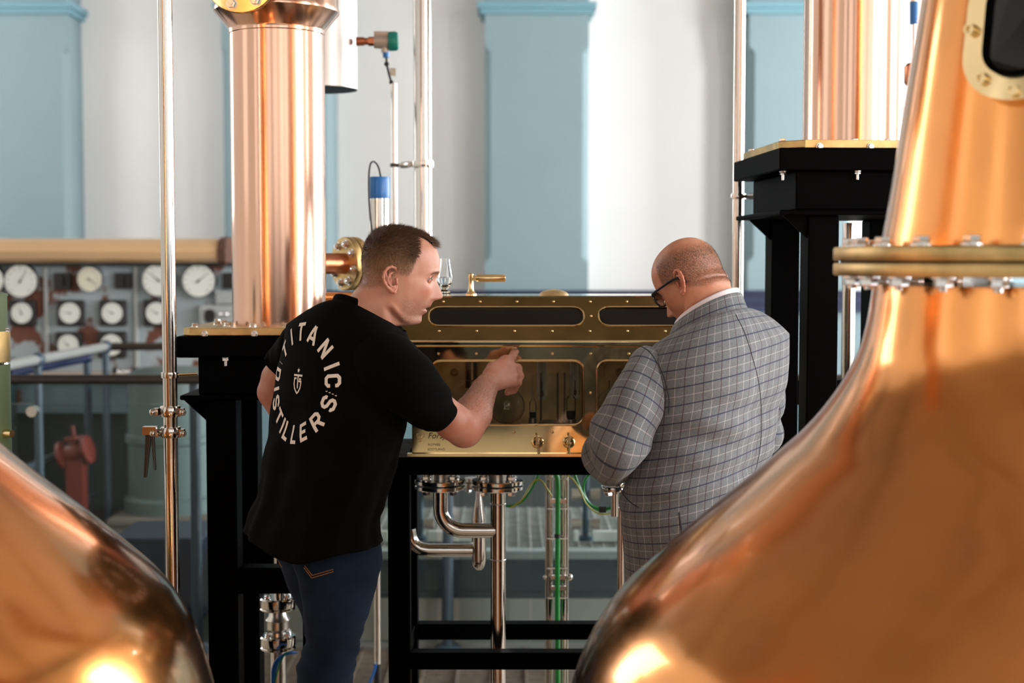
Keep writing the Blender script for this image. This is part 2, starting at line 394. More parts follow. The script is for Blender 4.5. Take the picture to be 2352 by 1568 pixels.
b = MB(); b.bb(XL, XR, YB+.12, 6.95, zl-.2, zl-.16); b.build('tray', M['machine_d'], wk, flat=True)
# floor grating in front of it
b = MB()
y = 4.9
while y < YB: b.bb(-1.3, 2.6, y, y+.006, -.014, .012); y += .036
x = -1.3
while x < 2.6: b.bb(x, x+.012, 4.9, YB, -.014, .016); x += .135
fg = tag(b.build('floor_grating', M['grate_warm'], flat=True), 'warm grey steel bar grating in the floor below the safe stand', 'grating', kind='stuff')

def rod(parent, name, p0, p1, r, m, n=14):
    b = MB(); b.cyl(p0, p1, r, n=n); return b.build(name, m, parent)
# near balustrade with black handrail
bal = thing('glass_balustrade', 'glass balustrade with dark bronze handrail crossing behind the black stands', 'balustrade', (0, YB-.09, 0))
YR = YB-.09
zr = at(200, 871, YR).z
rod(bal, 'handrail', (-2.3, YR, zr), (2.6, YR, zr), .0195, M['dark_rail'])
for px in (-95, 448, 1028, 1560, 2060):
    X = at(px, 1300, YR).x
    p = rod(bal, 'post', (X, YR+.03, .016), (X, YR+.03, zr-.015), .0225, M['bluegrey'])
    b = MB(); b.lathe([(.055, 0), (.055, .014), (.05, .02), (.03, .026)], (X, YR+.03, .016)); b.build('base_flange', M['bluegrey'], p)
for i, (p0, p1) in enumerate(((-88, 440), (456, 1004), (1055, 1217), (1221, 1552), (1568, 2052))):
    x0, x1 = at(p0, 1200, YR).x, at(p1, 1200, YR).x
    b = MB(); b.bb(x0, x1, YR-.006, YR+.006, .06, zr-.1); g = b.build('glass_pane', M['glass_bal'], bal, flat=True)
    for xx in ((x0+.03, x0+.3) if i == 0 else ()):
        for zz in (.25, zr-.13):
            b = MB(); b.cyl((xx, YR-.022, zz), (xx, YR+.022, zz), .022, n=16); b.build('glass_clamp', M['steel_br'], g)
# second balustrade on the walkway
for i, px in enumerate((965, 1345)):
    X = at(px, 1250, 6.12).x
    t = thing('balustrade_post', ('blue-grey walkway post seen just left of the curved steel pipe', 'blue-grey walkway post seen through the right green cable loop')[i], 'post', (X, 6.12, zl))
    rod(t, 'post_tube', (X, 6.12, zl), (X, 6.12, zl+1.0), .0145, M['bluegrey'])
    b = MB(); b.lathe([(.034, 0), (.034, .012), (.02, .02)], (X, 6.12, zl), n=24); b.build('post_foot', M['bluegrey'], t)
    for py in (1135, 1202):
        z = at(px, py, 6.12).z
        for s in (-1, 1):
            b = MB(); b.cyl((X+s*.02, 6.12, z), (X+s*.062, 6.12, z), .022, .026, n=14); b.build('clamp', M['beige_inst'], t)
for i, (p0, p1) in enumerate(((868, 892), (982, 1085), (1318, 1329), (1362, 1440))):  # plain white bars lying on the walkway grating
    z = at(1100, 1236, 6.3).z
    a, c = at(p0, 1236, 6.05).x, at(p1, 1236, 6.05).x
    b = MB(); b.bb(a, c, 6.05, 6.08, zl+.004, zl+.05)
    tag(b.build('white_bar', M['white'], flat=True, bevel=.004), ('short white bar end beside the jeans on the walkway', 'long white bar on the walkway behind the steel pipes', 'tiny white bar stub left of the looped cable post', 'white toe board on the walkway beside the checked jacket')[i], 'toe board', 'white bars on the walkway')

# far left handrails going away
hr = thing('pipe_handrail', 'grey pipe handrail running away in front of the gauge console', 'handrail', (-2.5, 8.2, 0))
zr2 = at(245, 796, 8.7).z
A, B2 = V((-2.56, 6.4, zr2)), V((-2.49, 8.7, zr2))
rod(hr, 'rail', A, B2, .027, M['grey_rail'])
rod(hr, 'rail', B2, V((-1.75, 8.75, zr2)), .024, M['dark_rail'])
for y in (7.55, 8.7):
    X = -2.56+(y-6.4)/2.3*.07
    rod(hr, 'post', (X, y, 0), (X, y, zr2), .022, M['bluegrey'])
    b = MB(); b.ball((X, y, zr2), .042, 14, 8, (1, 1.2, 1)); b.build('tee_fitting', M['bluegrey'], hr)
nr = thing('navy_handrail', 'navy blue stair handrail behind the grey pipe handrail', 'handrail', (-2.9, 9.0, 0))
p0, p1 = at(20, 858, 8.2), at(200, 822, 8.9)
rod(nr, 'rail', p0, p1, .026, M['navy']); rod(nr, 'post', (p1.x, p1.y, 0), p1, .024, M['bluegrey'])
b = MB(); b.ball(p1, .036, 12, 8); b.build('corner_fitting', M['navy'], nr)
p2, p3 = at(40, 1085, 8.2), at(200, 1015, 8.9); rod(nr, 'mid_rail', p2, p3, .024, M['bluegrey'])
p2, p3 = at(150, 1170, 8.2), at(215, 1140, 8.9); rod(nr, 'low_rail', p2, p3, .024, M['bluegrey'])

# ------------------------------------------------------------------ old gauge console at the back left
YC = 9.5
kc = m_px(YC)
def cx(px): return (px-1176)*kc
def cz(py): return at(0, py, YC).z
con = thing('control_console', 'old control console with peeling blue paint and wooden hood', 'console', (cx(220), YC, 0))
X0, X1 = cx(-260), cx(560)
b = MB(); b.bb(X0, X1, YC, YC+.35, cz(855), cz(600)); b.build('gauge_panel', M['peel'], con, flat=True)
b = MB()
prof = [(.42, cz(603)), (-.12, cz(603)), (-.16, cz(594)), (-.17, cz(578)), (-.14, cz(560)), (-.07, cz(550)), (.1, cz(547)), (.42, cz(549))]
b.loft([[V((x, YC+y, z)) for y, z in prof] for x in (X0, cx(512), cx(516))]); b.build('hood', M['wood'], con)
b = MB(); pr2 = [(y*1.05, z+(.012 if z > cz(590) else -.012)) for y, z in prof]
b.loft([[V((x, YC+y, z)) for y, z in pr2] for x in (cx(512), cx(530))]); b.build('hood_end', M['rust'], con)
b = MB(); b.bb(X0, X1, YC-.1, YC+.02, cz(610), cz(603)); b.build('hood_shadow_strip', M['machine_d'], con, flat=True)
b = MB(); b.bb(X0, X1, YC-.32, YC+.02, cz(868), cz(852)); b.build('desk_top', M['desk'], con, flat=True)
b = MB(); b.bb(X0, X1, YC-.28, YC, cz(938), cz(868)); b.build('apron_panel', M['peel2'], con, flat=True)
b = MB(); b.bb(X0, X1, YC-.2, YC, -.01, cz(938)); b.build('cabinet_base', M['machine'], con, flat=True)
for px in (108, 314):
    b = MB(); b.bb(cx(px-5), cx(px+4), YC-.025, YC, cz(850), cz(606)); b.build('divider_strip', M['ledge'], con, flat=True, bevel=.006)
def gauge(px, py, r, kind, parent=con, hand=2.2):
    c = V((cx(px), YC, cz(py))); R = r*kc
    if kind == 'square':
        b = MB(); b.bb(c.x-1.28*R, c.x+1.28*R, YC-.05, YC, c.z-1.24*R, c.z+1.24*R); g = b.build('square_gauge', M['bakelite'], parent, flat=True, bevel=.012); y = YC-.052
    else:
        b = MB(); b.lathe([(R*1.02, 0), (R*1.04, .07), (R*.98, .085), (R*.9, .085)], c, (0, -1, 0), 32, cap=True); g = b.build('round_gauge', M['chrome'], parent); y = YC-.088
    b = MB(); b.cyl((c.x, y+.004, c.z), (c.x, y-.003, c.z), R*.93 if kind != 'square' else R*.98, n=32); b.build('dial', M['dial_cream'] if kind == 'cream' else M['dial'], g)
    b = MB(); d = V((math.cos(hand), 0, math.sin(hand)))
    q = c.copy(); q.y = y-.005
    b.cyl(q-d*R*.2, q+d*R*.7, R*.028, R*.012, n=6); b.ball(q, R*.08, 8, 6)
    for k in range(11):
        a = math.radians(225-27*k); e = V((math.cos(a), 0, math.sin(a))); b.cyl(q+e*R*.72, q+e*R*.85, R*.02, n=5)
    b.build('needle', M['ink'], g)
for px, py, r, kd, h in ((-18, 643, 37, 'big', .6), (58, 645, 37, 'big', 1.0), (215, 641, 28, 'cream', -.6), (372, 643, 38, 'big', 2.4), (463, 645, 38, 'big', .7),
                         (55, 718, 24, 'square', 2), (165, 718, 24, 'square', 3), (262, 718, 24, 'square', 2.6), (364, 718, 25, 'square', 2.6), (160, 791, 24, 'square', 2.2), (259, 791, 25, 'square', .5)):
    gauge(px, py, r, kd, hand=h)
for px in (147, 286, 532):
    b = MB(); b.bb(cx(px-18), cx(px+18), YC-.04, YC, cz(663), cz(626)); b.bb(cx(px-4), cx(px+4), YC-.07, YC-.04, cz(655), cz(634)); b.build('switch_block', M['bakelite'], con, flat=True)
b = MB(); b.bb(cx(463), cx(560), YC-.09, YC, cz(752), cz(700)); rx = b.build('relay_box', M['ledge'], con, flat=True, bevel=.015)
b = MB(); b.prism(rrect(cx(476), cx(500), cz(740), cz(709), 10*kc), lambda x, z, s: V((x, YC-.097+.01*s, z))); b.build('arched_window', M['bakelite'], rx)
for px in (512, 525):
    b = MB(); b.ball((cx(px), YC-.095, cz(720)), 6*kc, 10, 6); b.build('indicator_lamp', M['chrome'], rx)
b = MB(); b.bb(cx(498), cx(545), YC-.06, YC, cz(698), cz(668)); b.build('terminal_box', M['ledge'], con, flat=True, bevel=.01)
for px in (283, 328, 368):
    b = MB(); b.cyl((cx(px), YC-.2, cz(852)), (cx(px), YC-.2, cz(838)), .03, .022, n=12); b.build('control_knob', M['bakelite'], con)
for px in (295, 307, 318, 345, 354, 425, 436):
    b = MB(); b.ball((cx(px), YC-.24, cz(848)), .02, 10, 8); b.build('push_button', M['chrome'], con)

# old machinery below and behind the handrails
def lathe_thing(name, label, cat, c, prof, m, n=40):
    b = MB(); b.lathe(prof, c, n=n); return tag(b.build(name, m), label, cat)
ym = 8.9
b = MB(); c = at(398, 1140, 8.8); b.lathe([(.30, 0), (.30, .08), (.27, .1), (.27, .42), (.285, .43), (.285, .47), (.27, .48), (.27, .8), (.29, .81), (.29, .84), (.2, .88)], (c.x, 8.8, .08), n=40)
tag(b.build('pump_casing', M['machine_l']), 'pale grey-green cylindrical pump casing behind the hanging valve handle', 'pump')
b = MB(); b.bb(at(298, 0, 9.1).x, at(560, 0, 9.1).x, 8.45, 9.15, -.01, .07); b.bb(at(298, 0, 9.1).x, at(560, 0, 9.1).x, 8.41, 9.15, .05, .08)
tag(b.build('pump_plinth', M['conc'], flat=True), 'long low concrete plinth under the pale pump casing', 'plinth')
b = MB(); b.bb(at(255, 0, 6.6).x, at(466, 0, 6.6).x, 6.45, 6.9, -.01, at(300, 1236, 6.45).z)
sk = b.build('machine_skid_box', M['navy_box'], flat=True, bevel=.01); tag(sk, 'dark navy skid box low behind the left copper still', 'box')
b = MB(); c = at(150, 1020, 9.15); b.lathe([(.26, 0), (.26, .3), (.22, .34), (.22, .6), (.15, .68), (.08, .72)], (c.x-.35, 8.6, 0.0), n=28); 
mt_ = tag(b.build('pump_motor', M['machine_d']), 'dark iron pump motor behind the left glass balustrade', 'motor')
b = MB(); c = at(175, 1035, 8.45); b.lathe([(.03, 0), (.085, .0), (.085, .02), (.05, .03), (.06, .09), (.05, .15), (.085, .16), (.085, .18), (.03, .18)], c+V((-.09, .0, -.03)), (1, -.1, .25), n=20); b.lathe([(.05, 0), (.04, .05), (.06, .06), (.06, .075), (.012, .08), (.012, .14)], c+V((.0, 0, .01)), (-.15, 0, 1), n=16); b.bb(c.x-.05, c.x+.05, c.y-.05, c.y+.05, -.01, c.z-.03)
tag(b.build('red_valve', M['red']), 'red painted valve in front of the dark pump motor', 'valve')
b = MB(); b.bb(-6.0, -3.2, 8.98, 9.15, -.01, 1.0); b.bb(-6.0, -3.2, 8.94, 8.98, .9, 1.0)
for q_ in range(7): b.bb(-5.9+.38*q_, -5.86+.38*q_, 8.955, 8.98, .05, .9)
tag(b.build('switch_cabinet', M['machine'], flat=True), 'old teal switch cabinet at the far left behind the handrails', 'cabinet')
# olive green standpipe with brass flange at the left edge
XG = at(-32, 800, 3.4).x; rg = 52*m_px(3.4)
def gz(py): return at(0, py, 3.4).z
gp = thing('green_standpipe', 'olive green standpipe with brass flange cut by the left picture edge', 'pipe', (XG, 3.4, 0))
b = MB(); b.lathe([(rg*.98, .0), (rg, .02), (rg, gz(838)), (rg, gz(836))], (XG, 3.4, 0)); b.build('lower_pipe', M['green_paint'], gp)
for a, c_ in ((795, 762), (830, 797)):
    b = MB(); b.lathe([(rg*.9, gz(a)), (rg*1.02, gz(a)), (rg*1.02, gz(c_)+.002), (rg*.9, gz(c_))], (XG, 3.4, 0)); fo = b.build('flange', M['brass'], gp)
    bolt_ring('bolt', BOLT, fo, (XG, 3.4, gz(762)) if c_ == 762 else (XG, 3.4, gz(830)), (0, 0, 1 if c_ == 762 else -1), rg*.85, 8, .009)
b = MB(); b.lathe([(rg*.92, gz(764)), (rg*.92, gz(680)), (rg*.96, gz(680)), (rg*.96, gz(674)), (rg*.5, gz(668))], (XG, 3.4, 0)); b.build('upper_cap', M['green_paint'], gp)
b = MB(); b.cyl((XG+rg*.9, 3.38, gz(992)), (XG+rg*1.28, 3.37, gz(992)), .012, .009, n=12); b.build('drain_plug', M['brass_br'], gp)

# ------------------------------------------------------------------ copper pot stills
def sil(px, py, X, Y):
    """radius and height of a body of revolution about (X, Y) whose outline shows at px, py"""
    D = math.hypot(X, Y); ax = math.atan2(X, Y); a = math.atan((px-1176)/FPX)
    th = abs(ax-a); r = D*math.sin(th); t = D*math.cos(th)*math.cos(a)
    return r, at(px, py, t).z
SX, SY = at(2420, 600, 2.3).x, 2.3
pot_px = [(2003, 652), (1999, 680), (1992, 730), (1978, 790), (1940, 868), (1893, 936), (1844, 992), (1798, 1034), (1732, 1094), (1619, 1191), (1502, 1298), (1400, 1405), (1345, 1500), (1318, 1572)]
pot = [sil(x, y, SX, SY) for x, y in pot_px]
zz = np.array([p[1] for p in pot]); rr = np.array([p[0] for p in pot])
zz = np.concatenate([zz, [.80, .66, .45, .22, .06, .0]]); rr = np.concatenate([rr, [.800, .808, .79, .73, .62, .56]])
potf = pchip(zz, rr); ZF = zz.max()
def still(name, label, X, Y, full, dz=0.0):
    t = thing(name, label, 'pot still', (X, Y, 0), 'copper pot stills')
    zs = np.linspace(0, ZF, 120); b = MB(); b.lathe([(float(potf(z)), float(z)+dz*(z/ZF)) for z in zs], (X, Y, 0), n=128); b.build('pot', M['copper'], t, ang=60)
    return t
st = still('pot_still', 'big copper pot still with bolted brass neck flange and sight window at right', SX, SY, True)
R_f = sil(1912, 600, SX, SY)[0]
def yz(py, Y=SY): return at(1912, py, Y).z
z_u1, z_u0, z_l1, z_l0 = yz(567), yz(599), yz(604), yz(633)
for nm, z0, z1 in (('upper_flange', z_u0, z_u1), ('lower_flange', z_l0, z_l1)):
    b = MB(); b.lathe([(.26, z0), (R_f-.002, z0), (R_f, z0+.003), (R_f, z1-.003), (R_f-.002, z1), (.26, z1)], (SX, SY, 0), n=96, cap=False); f = b.build(nm, M['brass'], st)
    if nm == 'upper_flange': bolt_ring('bolt', BOLT, f, (SX, SY, z1), (0, 0, 1), R_f-.028, 24, .0135, .07)
    else: bolt_ring('nut', NUT, f, (SX, SY, z0), (0, 0, -1), R_f-.028, 24, .0145, .07)
b = MB(); b.lathe([(R_f-.012, z_l1), (R_f-.012, z_u0)], (SX, SY, 0), n=64); b.build('gasket', M['black_rub'], st)
nk = [sil(x, y, SX, SY) for x, y in ((2022, 552), (2040, 440), (2065, 270), (2105, 0), (2150, -300))]
nkf = pchip([p[1] for p in nk], [p[0] for p in nk]); z0, z1 = nk[0][1]-.01, nk[-1][1]
b = MB(); b.lathe([(float(nkf(z)), float(z)) for z in np.linspace(z0, z1, 40)]+[(nk[-1][0]*.97, z1+.4), (nk[-1][0]*.93, 3.4)], (SX, SY, 0), n=96); b.build('neck', M['copper'], st, ang=60)
# sight window on the neck: brass racetrack ring, dark glass
zw = at(2340, 45, 2.05).z
rw = float(nkf(zw)); aw = math.atan2(-SX, -SY)   # towards the camera
wdir = math.atan2(-SY, -SX)-math.radians(13)
def neckpt(s, z, off):
    """s: sideways on the neck surface, z: height; bent round the neck"""
    r = float(nkf(z))+off; a = wdir-s/float(nkf(zw))
    return V((SX+r*math.cos(a), SY+r*math.sin(a), z))
mw = None
def race(w, h, n=16):
    out = []
    for k in range(n+1): t = math.pi*k/n; out.append((w*math.cos(t), h-w+w*math.sin(t)))
    for k in range(n+1): t = math.pi+math.pi*k/n; out.append((w*math.cos(t), -(h-w)+w*math.sin(t)))
    return out
ho = at(2300, 45, 2.0).z-at(2300, 228, 2.0).z
wo = .073
def racering(wi, hi, wo_, ho_, o0, o1, name, m, parent):
    A_, B_ = race(wi, hi), race(wo_, ho_); rg = []
    for i in range(len(A_)):
        a, c = A_[i], B_[i]
        rg.append([neckpt(a[0], zw+a[1], o0), neckpt(a[0], zw+a[1], o1), neckpt(c[0], zw+c[1], o1), neckpt(c[0], zw+c[1], o0)])
    rg.append(rg[0]); q = MB(); q.loft(rg, False, False); return q.build(name, m, parent)
mw = racering(.042, ho-.034, wo, ho, -.006, .024, 'sight_window_ring', M['brass_br'], st)
racering(.034, ho-.042, .042, ho-.034, -.006, .032, 'inner_rim', M['black'], mw)
b = MB(); pts = race(.036, ho-.040)
b.loft([[neckpt(x, zw+y, .02) for x, y in pts], [neckpt(x, zw+y, .026) for x, y in pts]]); b.build('sight_glass', M['dark_glass'], mw, flat=True)
for s, dz in ((-.062, -.0), (-.040, -.075), (.0, -ho+.014), (.04, -.075), (.062, 0), (-.062, .06)):
    p = neckpt(s, zw+dz*(1 if abs(dz) < .08 else 1), .024); d = p-V((SX, SY, p.z))
    b = MB(); b.lathe([(.0085, 0), (.0085, .011), (.005, .011), (.005, .006)], p, d, 16); b.build('cap_screw', M['brass_br'], mw)
# left still, only its shoulder shows
LY = 2.4; LX = -1.318
still('pot_still', 'copper pot still whose shoulder fills the lower left corner', LX, LY, False, -.02)
ls = bpy.data.objects['pot_still.001']
b = MB(); b.lathe([(float(nkf(z)), float(z)-.02) for z in np.linspace(z0, z1, 20)]+[(nk[-1][0]*.93, 3.4)], (LX, LY, 0), n=64); b.build('neck', M['copper'], ls, ang=60)
for a, c_ in ((z_u0, z_u1), (z_l0, z_l1)):
    b = MB(); b.lathe([(.26, a-.02), (R_f, a-.02), (R_f, c_-.02), (.26, c_-.02)], (LX, LY, 0), n=64, cap=False); b.build('flange', M['brass'], ls)

# ------------------------------------------------------------------ copper columns on black stands
def column_stand(label_c, label_s, cX, cY, rz, ztop, w, left):
    """ztop: top of the black slab; everything in a frame turned by rz about the column axis"""
    R = Matrix.Rotation(rz, 3, 'Z')
    def L(x, y, z): return V((cX, cY, 0))+R @ V((x, y, z))
    s = thing('black_stand', label_s, 'stand', (cX, cY, 0))
    def bx(name, x0, x1, y0, y1, z0, z1, par=s, bev=.004):
        b = MB(); b.box(L((x0+x1)/2, (y0+y1)/2, (z0+z1)/2), (x1-x0, y1-y0, z1-z0), rz); return b.build(name, M['black'], par, flat=True, bevel=bev)
    h = w/2
    top = bx('top_slab', -h, h, -h, h, ztop-.056, ztop)
    bx('box_beam', -h+.05, h-.05, -h+.03, h-.03, ztop-.155, ztop-.056)
    bx('bearing_plate', -h+.005, h-.005, -h+.01, h-.01, ztop-.168, ztop-.155)
    for sx in (-1, 1):
        for sy in (-1, 1):
            x0, y0 = sx*(h-(.107 if left else .125)), sy*(h-.075)
            bx('post', x0-.04, x0+.04, y0-.04, y0+.04, 0.012, ztop-.168)
            bx('foot_plate', x0-.065, x0+.065, y0-.065, y0+.065, 0, .012)
            g = MB(); xs = x0+sx*.04
            tri = [(xs, ztop-.168), (xs+sx*.062, ztop-.168), (xs, ztop-.225)]
            g.prism(tri, lambda a, c_, q: L(a, y0-.03+.012*q, c_)); g.build('gusset', M['black'], s, flat=True)
    z = ztop-.62
    bx('cross_beam', -h+.12, h-.12, -h+.05, -h+.11, z-.07, z); bx('cross_beam', -h+.12, h-.12, h-.11, h-.05, z-.07, z)
    q = zto((0, 0, -1))
    for x in (-h+.025, -.06, .06, h-.025) if not left else (-h+.125, h-.045):
        inst('stud', STUD, top, L(x, -h+.02 if abs(x) < h-.05 else -h+.06, ztop-.056), q, .0085)
    c = thing('copper_column', label_c, 'copper column', (cX, cY, ztop))
    # chamfered brass base plate
    a, ch = h-.012, .055
    poly = [(-a+ch, -a), (a-ch, -a), (a, -a+ch), (a, a-ch), (a-ch, a), (-a+ch, a), (-a, a-ch), (-a, -a+ch)] if not left else [(-a+.02, -a+.0), (a-.02, -a+.0), (a, -a+.02), (a, a-.02), (-a+.02, a-.02), (-a, a-.04), (-a, -a+.02)]
    b = MB(); b.prism(poly, lambda x, y, q: L(x, y, ztop+.001+.02*(1-q))); pl = b.build('base_plate', M['brass'], c, flat=True, bevel=.002)
    for k in range(12):
        t = 2*math.pi*(k+.5)/12; inst('bolt', BOLT, pl, L(.17*math.cos(t), .17*math.sin(t), ztop+.021), None, .0095)
    for x in (-.16, -.03, .1, .19):
        inst('edge_bolt', BOLT, pl, L(x, -a-.001, ztop+.004) if not left else L(x, -a+.0, ztop+.006), zto(R @ V((0, -1, 0))), .0075)
    for x in (-h+.03, h-.03):
        for y in (-h+.09, h-.09): inst('bolt', BOLT, pl, L(x, y, ztop+.021), None, .0085)
    return s, c, L
# left
cX, cY = at(642, 700, 3.93).x, 3.93
zt = at(500, 772, 3.93-.225).z
sL, cL, LL = column_stand('copper column with flared top between the left pipe and the steel tank', 'black steel stand carrying the left copper column', cX, cY, 0, zt, .465, True)
rc = 107*m_px(3.93)
def zz3(py, Y=3.93): return at(642, py, Y).z
b = MB(); b.lathe([(rc, zt+.021), (rc, zz3(82)), (rc*1.012, zz3(80)), (rc*1.012, zz3(74)), (rc*1.02, zz3(70)), (rc*1.32, zz3(30)), (rc*1.325, zz3(25)), (rc*1.3, zz3(18)), (rc*1.3, 3.4)], (cX, cY, 0), n=96)
b.build('shell', M['copper_col'], cL, ang=30)
fc = at(557, -62, 3.74)
b = MB(); b.lathe([(.06, -.12), (.06, 0), (.103, 0), (.105, .004), (.105, .022), (.103, .026)], fc, (-.12, -1, -.05), n=48); ff = b.build('side_flange', M['brass_br'], cL)
bolt_ring('nut', NUT, ff, fc+V((-.12, -1, -.05)).normalized()*.026, (-.12, -1, -.05), .084, 8, .0125, .39)
# right
RX, RY = at(1958, 300, 3.86).x, 3.86
ztr = at(1783, 340, 3.6).z
sR, cR, LR = column_stand('bright copper column on the high black stand behind the right still', 'tall black steel stand carrying the right copper column', RX, RY, math.radians(3.5), ztr, .53, False)
rc2 = 112*m_px(RY)
b = MB(); b.lathe([(rc2, ztr+.021), (rc2, 3.6)], (RX, RY, 0), n=96); b.build('shell', M['copper_col'], cR)
# rear leg pipe of right stand
def steel_pipe(name, label, pts, r, m=None, cat='pipe', n=20, group=None):
    t = thing(name, label, cat, pts[-1] if V(pts[-1]).z < V(pts[0]).z else pts[0], group)
    b = MB(); b.tube(pts, r, n); b.build('tube', m or M['steel'], t); return t
def collar(t, p, r, h, m=None, name='collar'):
    b = MB(); b.lathe([(r*.9, -h/2), (r*1.25, -h/2), (r*1.3, 0), (r*1.25, h/2), (r*.9, h/2)], p, n=24); return b.build(name, m or M['steel'], t)
p = at(1950, 600, 4.25); steel_pipe('steel_pipe', 'upright stainless pipe behind the right still flange', [(p.x, p.y, ztr-.17), (p.x, p.y, 0)], 15*m_px(4.25))
p = at(1694, 600, 4.3)
t = steel_pipe('steel_pipe', 'slim stainless pipe rising behind the bald man', [(p.x, p.y, 3.6), (p.x, p.y, 0)], 13.5*m_px(4.3))
z = at(1694, 451, 4.3).z; collar(t, (p.x, p.y, z), 14*m_px(4.3), .016, name='clip')
b = MB(); e = at(1806, 451, 3.98); b.tube([(p.x+.02, p.y, z), (p.x+.035, p.y-.02, z)], .006); b.cyl((p.x+.032, p.y-.02, z), e, .0095); b.build('standoff', M['dark_rail'], t)
# left stainless pipe with clamps and butterfly valve
YP = 3.55
pt, pb = at(381, -40, YP), at(394, 1400, YP); xpipe = (pt.x+pb.x)/2
t = thing('steel_pipe', 'tall stainless pipe with butterfly valve left of the copper column', 'pipe', (xpipe, YP, 0))
rp = 16.5*m_px(YP)
b = MB(); b.cyl((xpipe, YP, 0), (xpipe, YP, 3.5), rp, n=28); b.build('tube', M['steel'], t)
def pz(py): return at(388, py, YP).z
collar(t, (xpipe, YP, pz(861)), rp*.96, .014, M['steel'], 'clip')
b = MB(); b.cyl((xpipe+rp, YP, pz(861)), (at(446, 861, YP).x, YP+.03, pz(861)), .004); b.build('clip_stud', M['brass_br'], t)
for py in (944, 992):
    g = MB(); zc = pz(py); g.lathe([(rp, -.013), (rp*1.35, -.013), (rp*1.5, -.006), (rp*1.5, .006), (rp*1.35, .013), (rp, .013)], (xpipe, YP, zc), n=28); cl = g.build('clamp_ring', M['steel'], t)
    for s in (-1, 1):
        g = MB(); g.box((xpipe+s*rp*1.75, YP-.012, zc), (.012, .02, .018)); g.cyl((xpipe+s*rp*1.75, YP-.03, zc), (xpipe+s*rp*1.75, YP+.01, zc), .0045, n=10); g.ball((xpipe+s*(rp*1.75+.006), YP-.028, zc), .009, 10, 8); g.build('clamp_ear', M['steel'], cl)
hp = at(345, 990, YP-.02)
g = MB(); g.cyl((xpipe-rp, YP-.005, pz(992)), (hp.x+.01, YP-.02, hp.z), .008); g.box(hp+V((.0, 0, .002)), (.034, .024, .02)); g.build('valve_spindle', M['steel'], t)
g = MB()
for (a0, a1, c0, c1) in (((333, 995), (347, 995), (329, 1097), (336, 1097)), ((345, 998), (353, 998), (353, 1080), (357, 1080))):
    P4 = [at(a0[0], a0[1], YP-.02), at(a1[0], a1[1], YP-.02), at(c1[0], c1[1], YP-.03), at(c0[0], c0[1], YP-.03)]
    g.loft([P4, [q+V((0, .012, 0)) for q in P4]])
g.build('valve_handle', M['dark_rail'], t, flat=True, bevel=.002)

# ------------------------------------------------------------------ pipes and instruments behind the fair man
t = thing('steel_tank', 'white-lit stainless tank end hanging beside the flared column top', 'tank', tuple(at(742, 205, 5.0)))
c = at(742, 205, 5.0); rt = 78*m_px(5.0)
b = MB(); b.lathe([(rt, c.z), (rt, 3.7)], c*1-V((0, 0, c.z)), n=64, cap=False); b.build('tank_shell', M['steel_sat'], t)
b = MB(); b.lathe([(rt*.995, c.z-.002), (rt*.995, c.z+.004)], V((c.x, c.y, 0)), n=64); b.build('tank_bottom', M['machine_d'], t)
s = thing('level_sensor', 'beige level sensor with teal cap screwed to the steel tank side', 'sensor', tuple(at(860, 100, 4.95)))
def sp(px, py): return at(px, py, 4.95)
b = MB(); b.cyl(sp(818, 95), sp(836, 95), 10*m_px(4.95)); b.cyl(sp(836, 95), sp(848, 95), 8*m_px(4.95)); b.cyl(sp(846, 95), sp(862, 95), 10.5*m_px(4.95), n=6); b.build('threaded_neck', M['copper_dark'], s)
b = MB(); b.cyl(sp(860, 94), sp(892, 96), 16.5*m_px(4.95), n=24); b.cyl(sp(884, 96), sp(884, 121), 8.5*m_px(4.95)); b.box(sp(876, 80), (.05, .03, .02)); b.build('housing', M['beige_inst'], s)
b = MB(); b.lathe([(21*m_px(4.95), 0), (22*m_px(4.95), .006), (22*m_px(4.95), .024), (19*m_px(4.95), .032)], sp(893, 95), (1, 0, .03), 24); b.build('cap', M['green_pl'], s)
b = MB(); b.cyl(sp(886, 119), sp(887, 132), 7.5*m_px(4.95)); b.build('cable_gland', M['blue_pl'], s)
b = MB(); b.tube(dense([sp(887, 130), sp(889, 150), sp(894, 172), sp(900, 192)], 6), .004, 8); b.ball(sp(888, 147), .009, 8, 6); b.ball(sp(899, 189), .008, 8, 6); b.build('cable', M['black_rub'], s)
P4 = [sp(894, 156), sp(909, 156), sp(909, 175), sp(897, 173)]; b = MB(); b.loft([P4, [q+V((0, .002, 0)) for q in P4]]); b.build('cable_tag', M['card'], s, flat=True)
p = at(906, 400, 4.9); z = at(906, 192, 4.9).z
t = steel_pipe('steel_conduit', 'thin steel conduit carrying the level sensor cable', [(p.x, p.y, z), (p.x, p.y, 1.22), (p.x, p.y-.03, 1.2), (p.x, 4.155, 1.2)], 7*m_px(4.9), M['steel'], 'pipe')
p2 = at(972, 400, 4.85)
t2 = steel_pipe('steel_pipe', 'thick stainless pipe rising above the fair man', [(p2.x, p2.y, 3.7), (p2.x, p2.y, 1.28), (p2.x, p2.y-.05, 1.23), (p2.x, 4.155, 1.22)], 21*m_px(4.85))
zb = at(940, 378, 4.87).z
collar(t, (p.x, p.y, zb), 8*m_px(4.9), .012, M['dark_rail'], 'clip'); collar(t2, (p2.x, p2.y, zb), 20*m_px(4.85), .02, M['steel'], 'clip')
b = MB(); b.cyl((p.x+.01, p.y, zb), (p2.x-.03, p2.y, zb), .005); b.cyl((p.x+.026, p.y, zb), (p2.x-.045, p2.y, zb), .011, n=8); b.build('standoff', M['steel_br'], t2)
s = thing('probe_with_blue_cap', 'stainless probe with blue cap and black cable loop behind the fair man', 'probe', tuple(at(871, 540, 4.4)))
k = m_px(4.4); c = at(871, 540, 4.4)
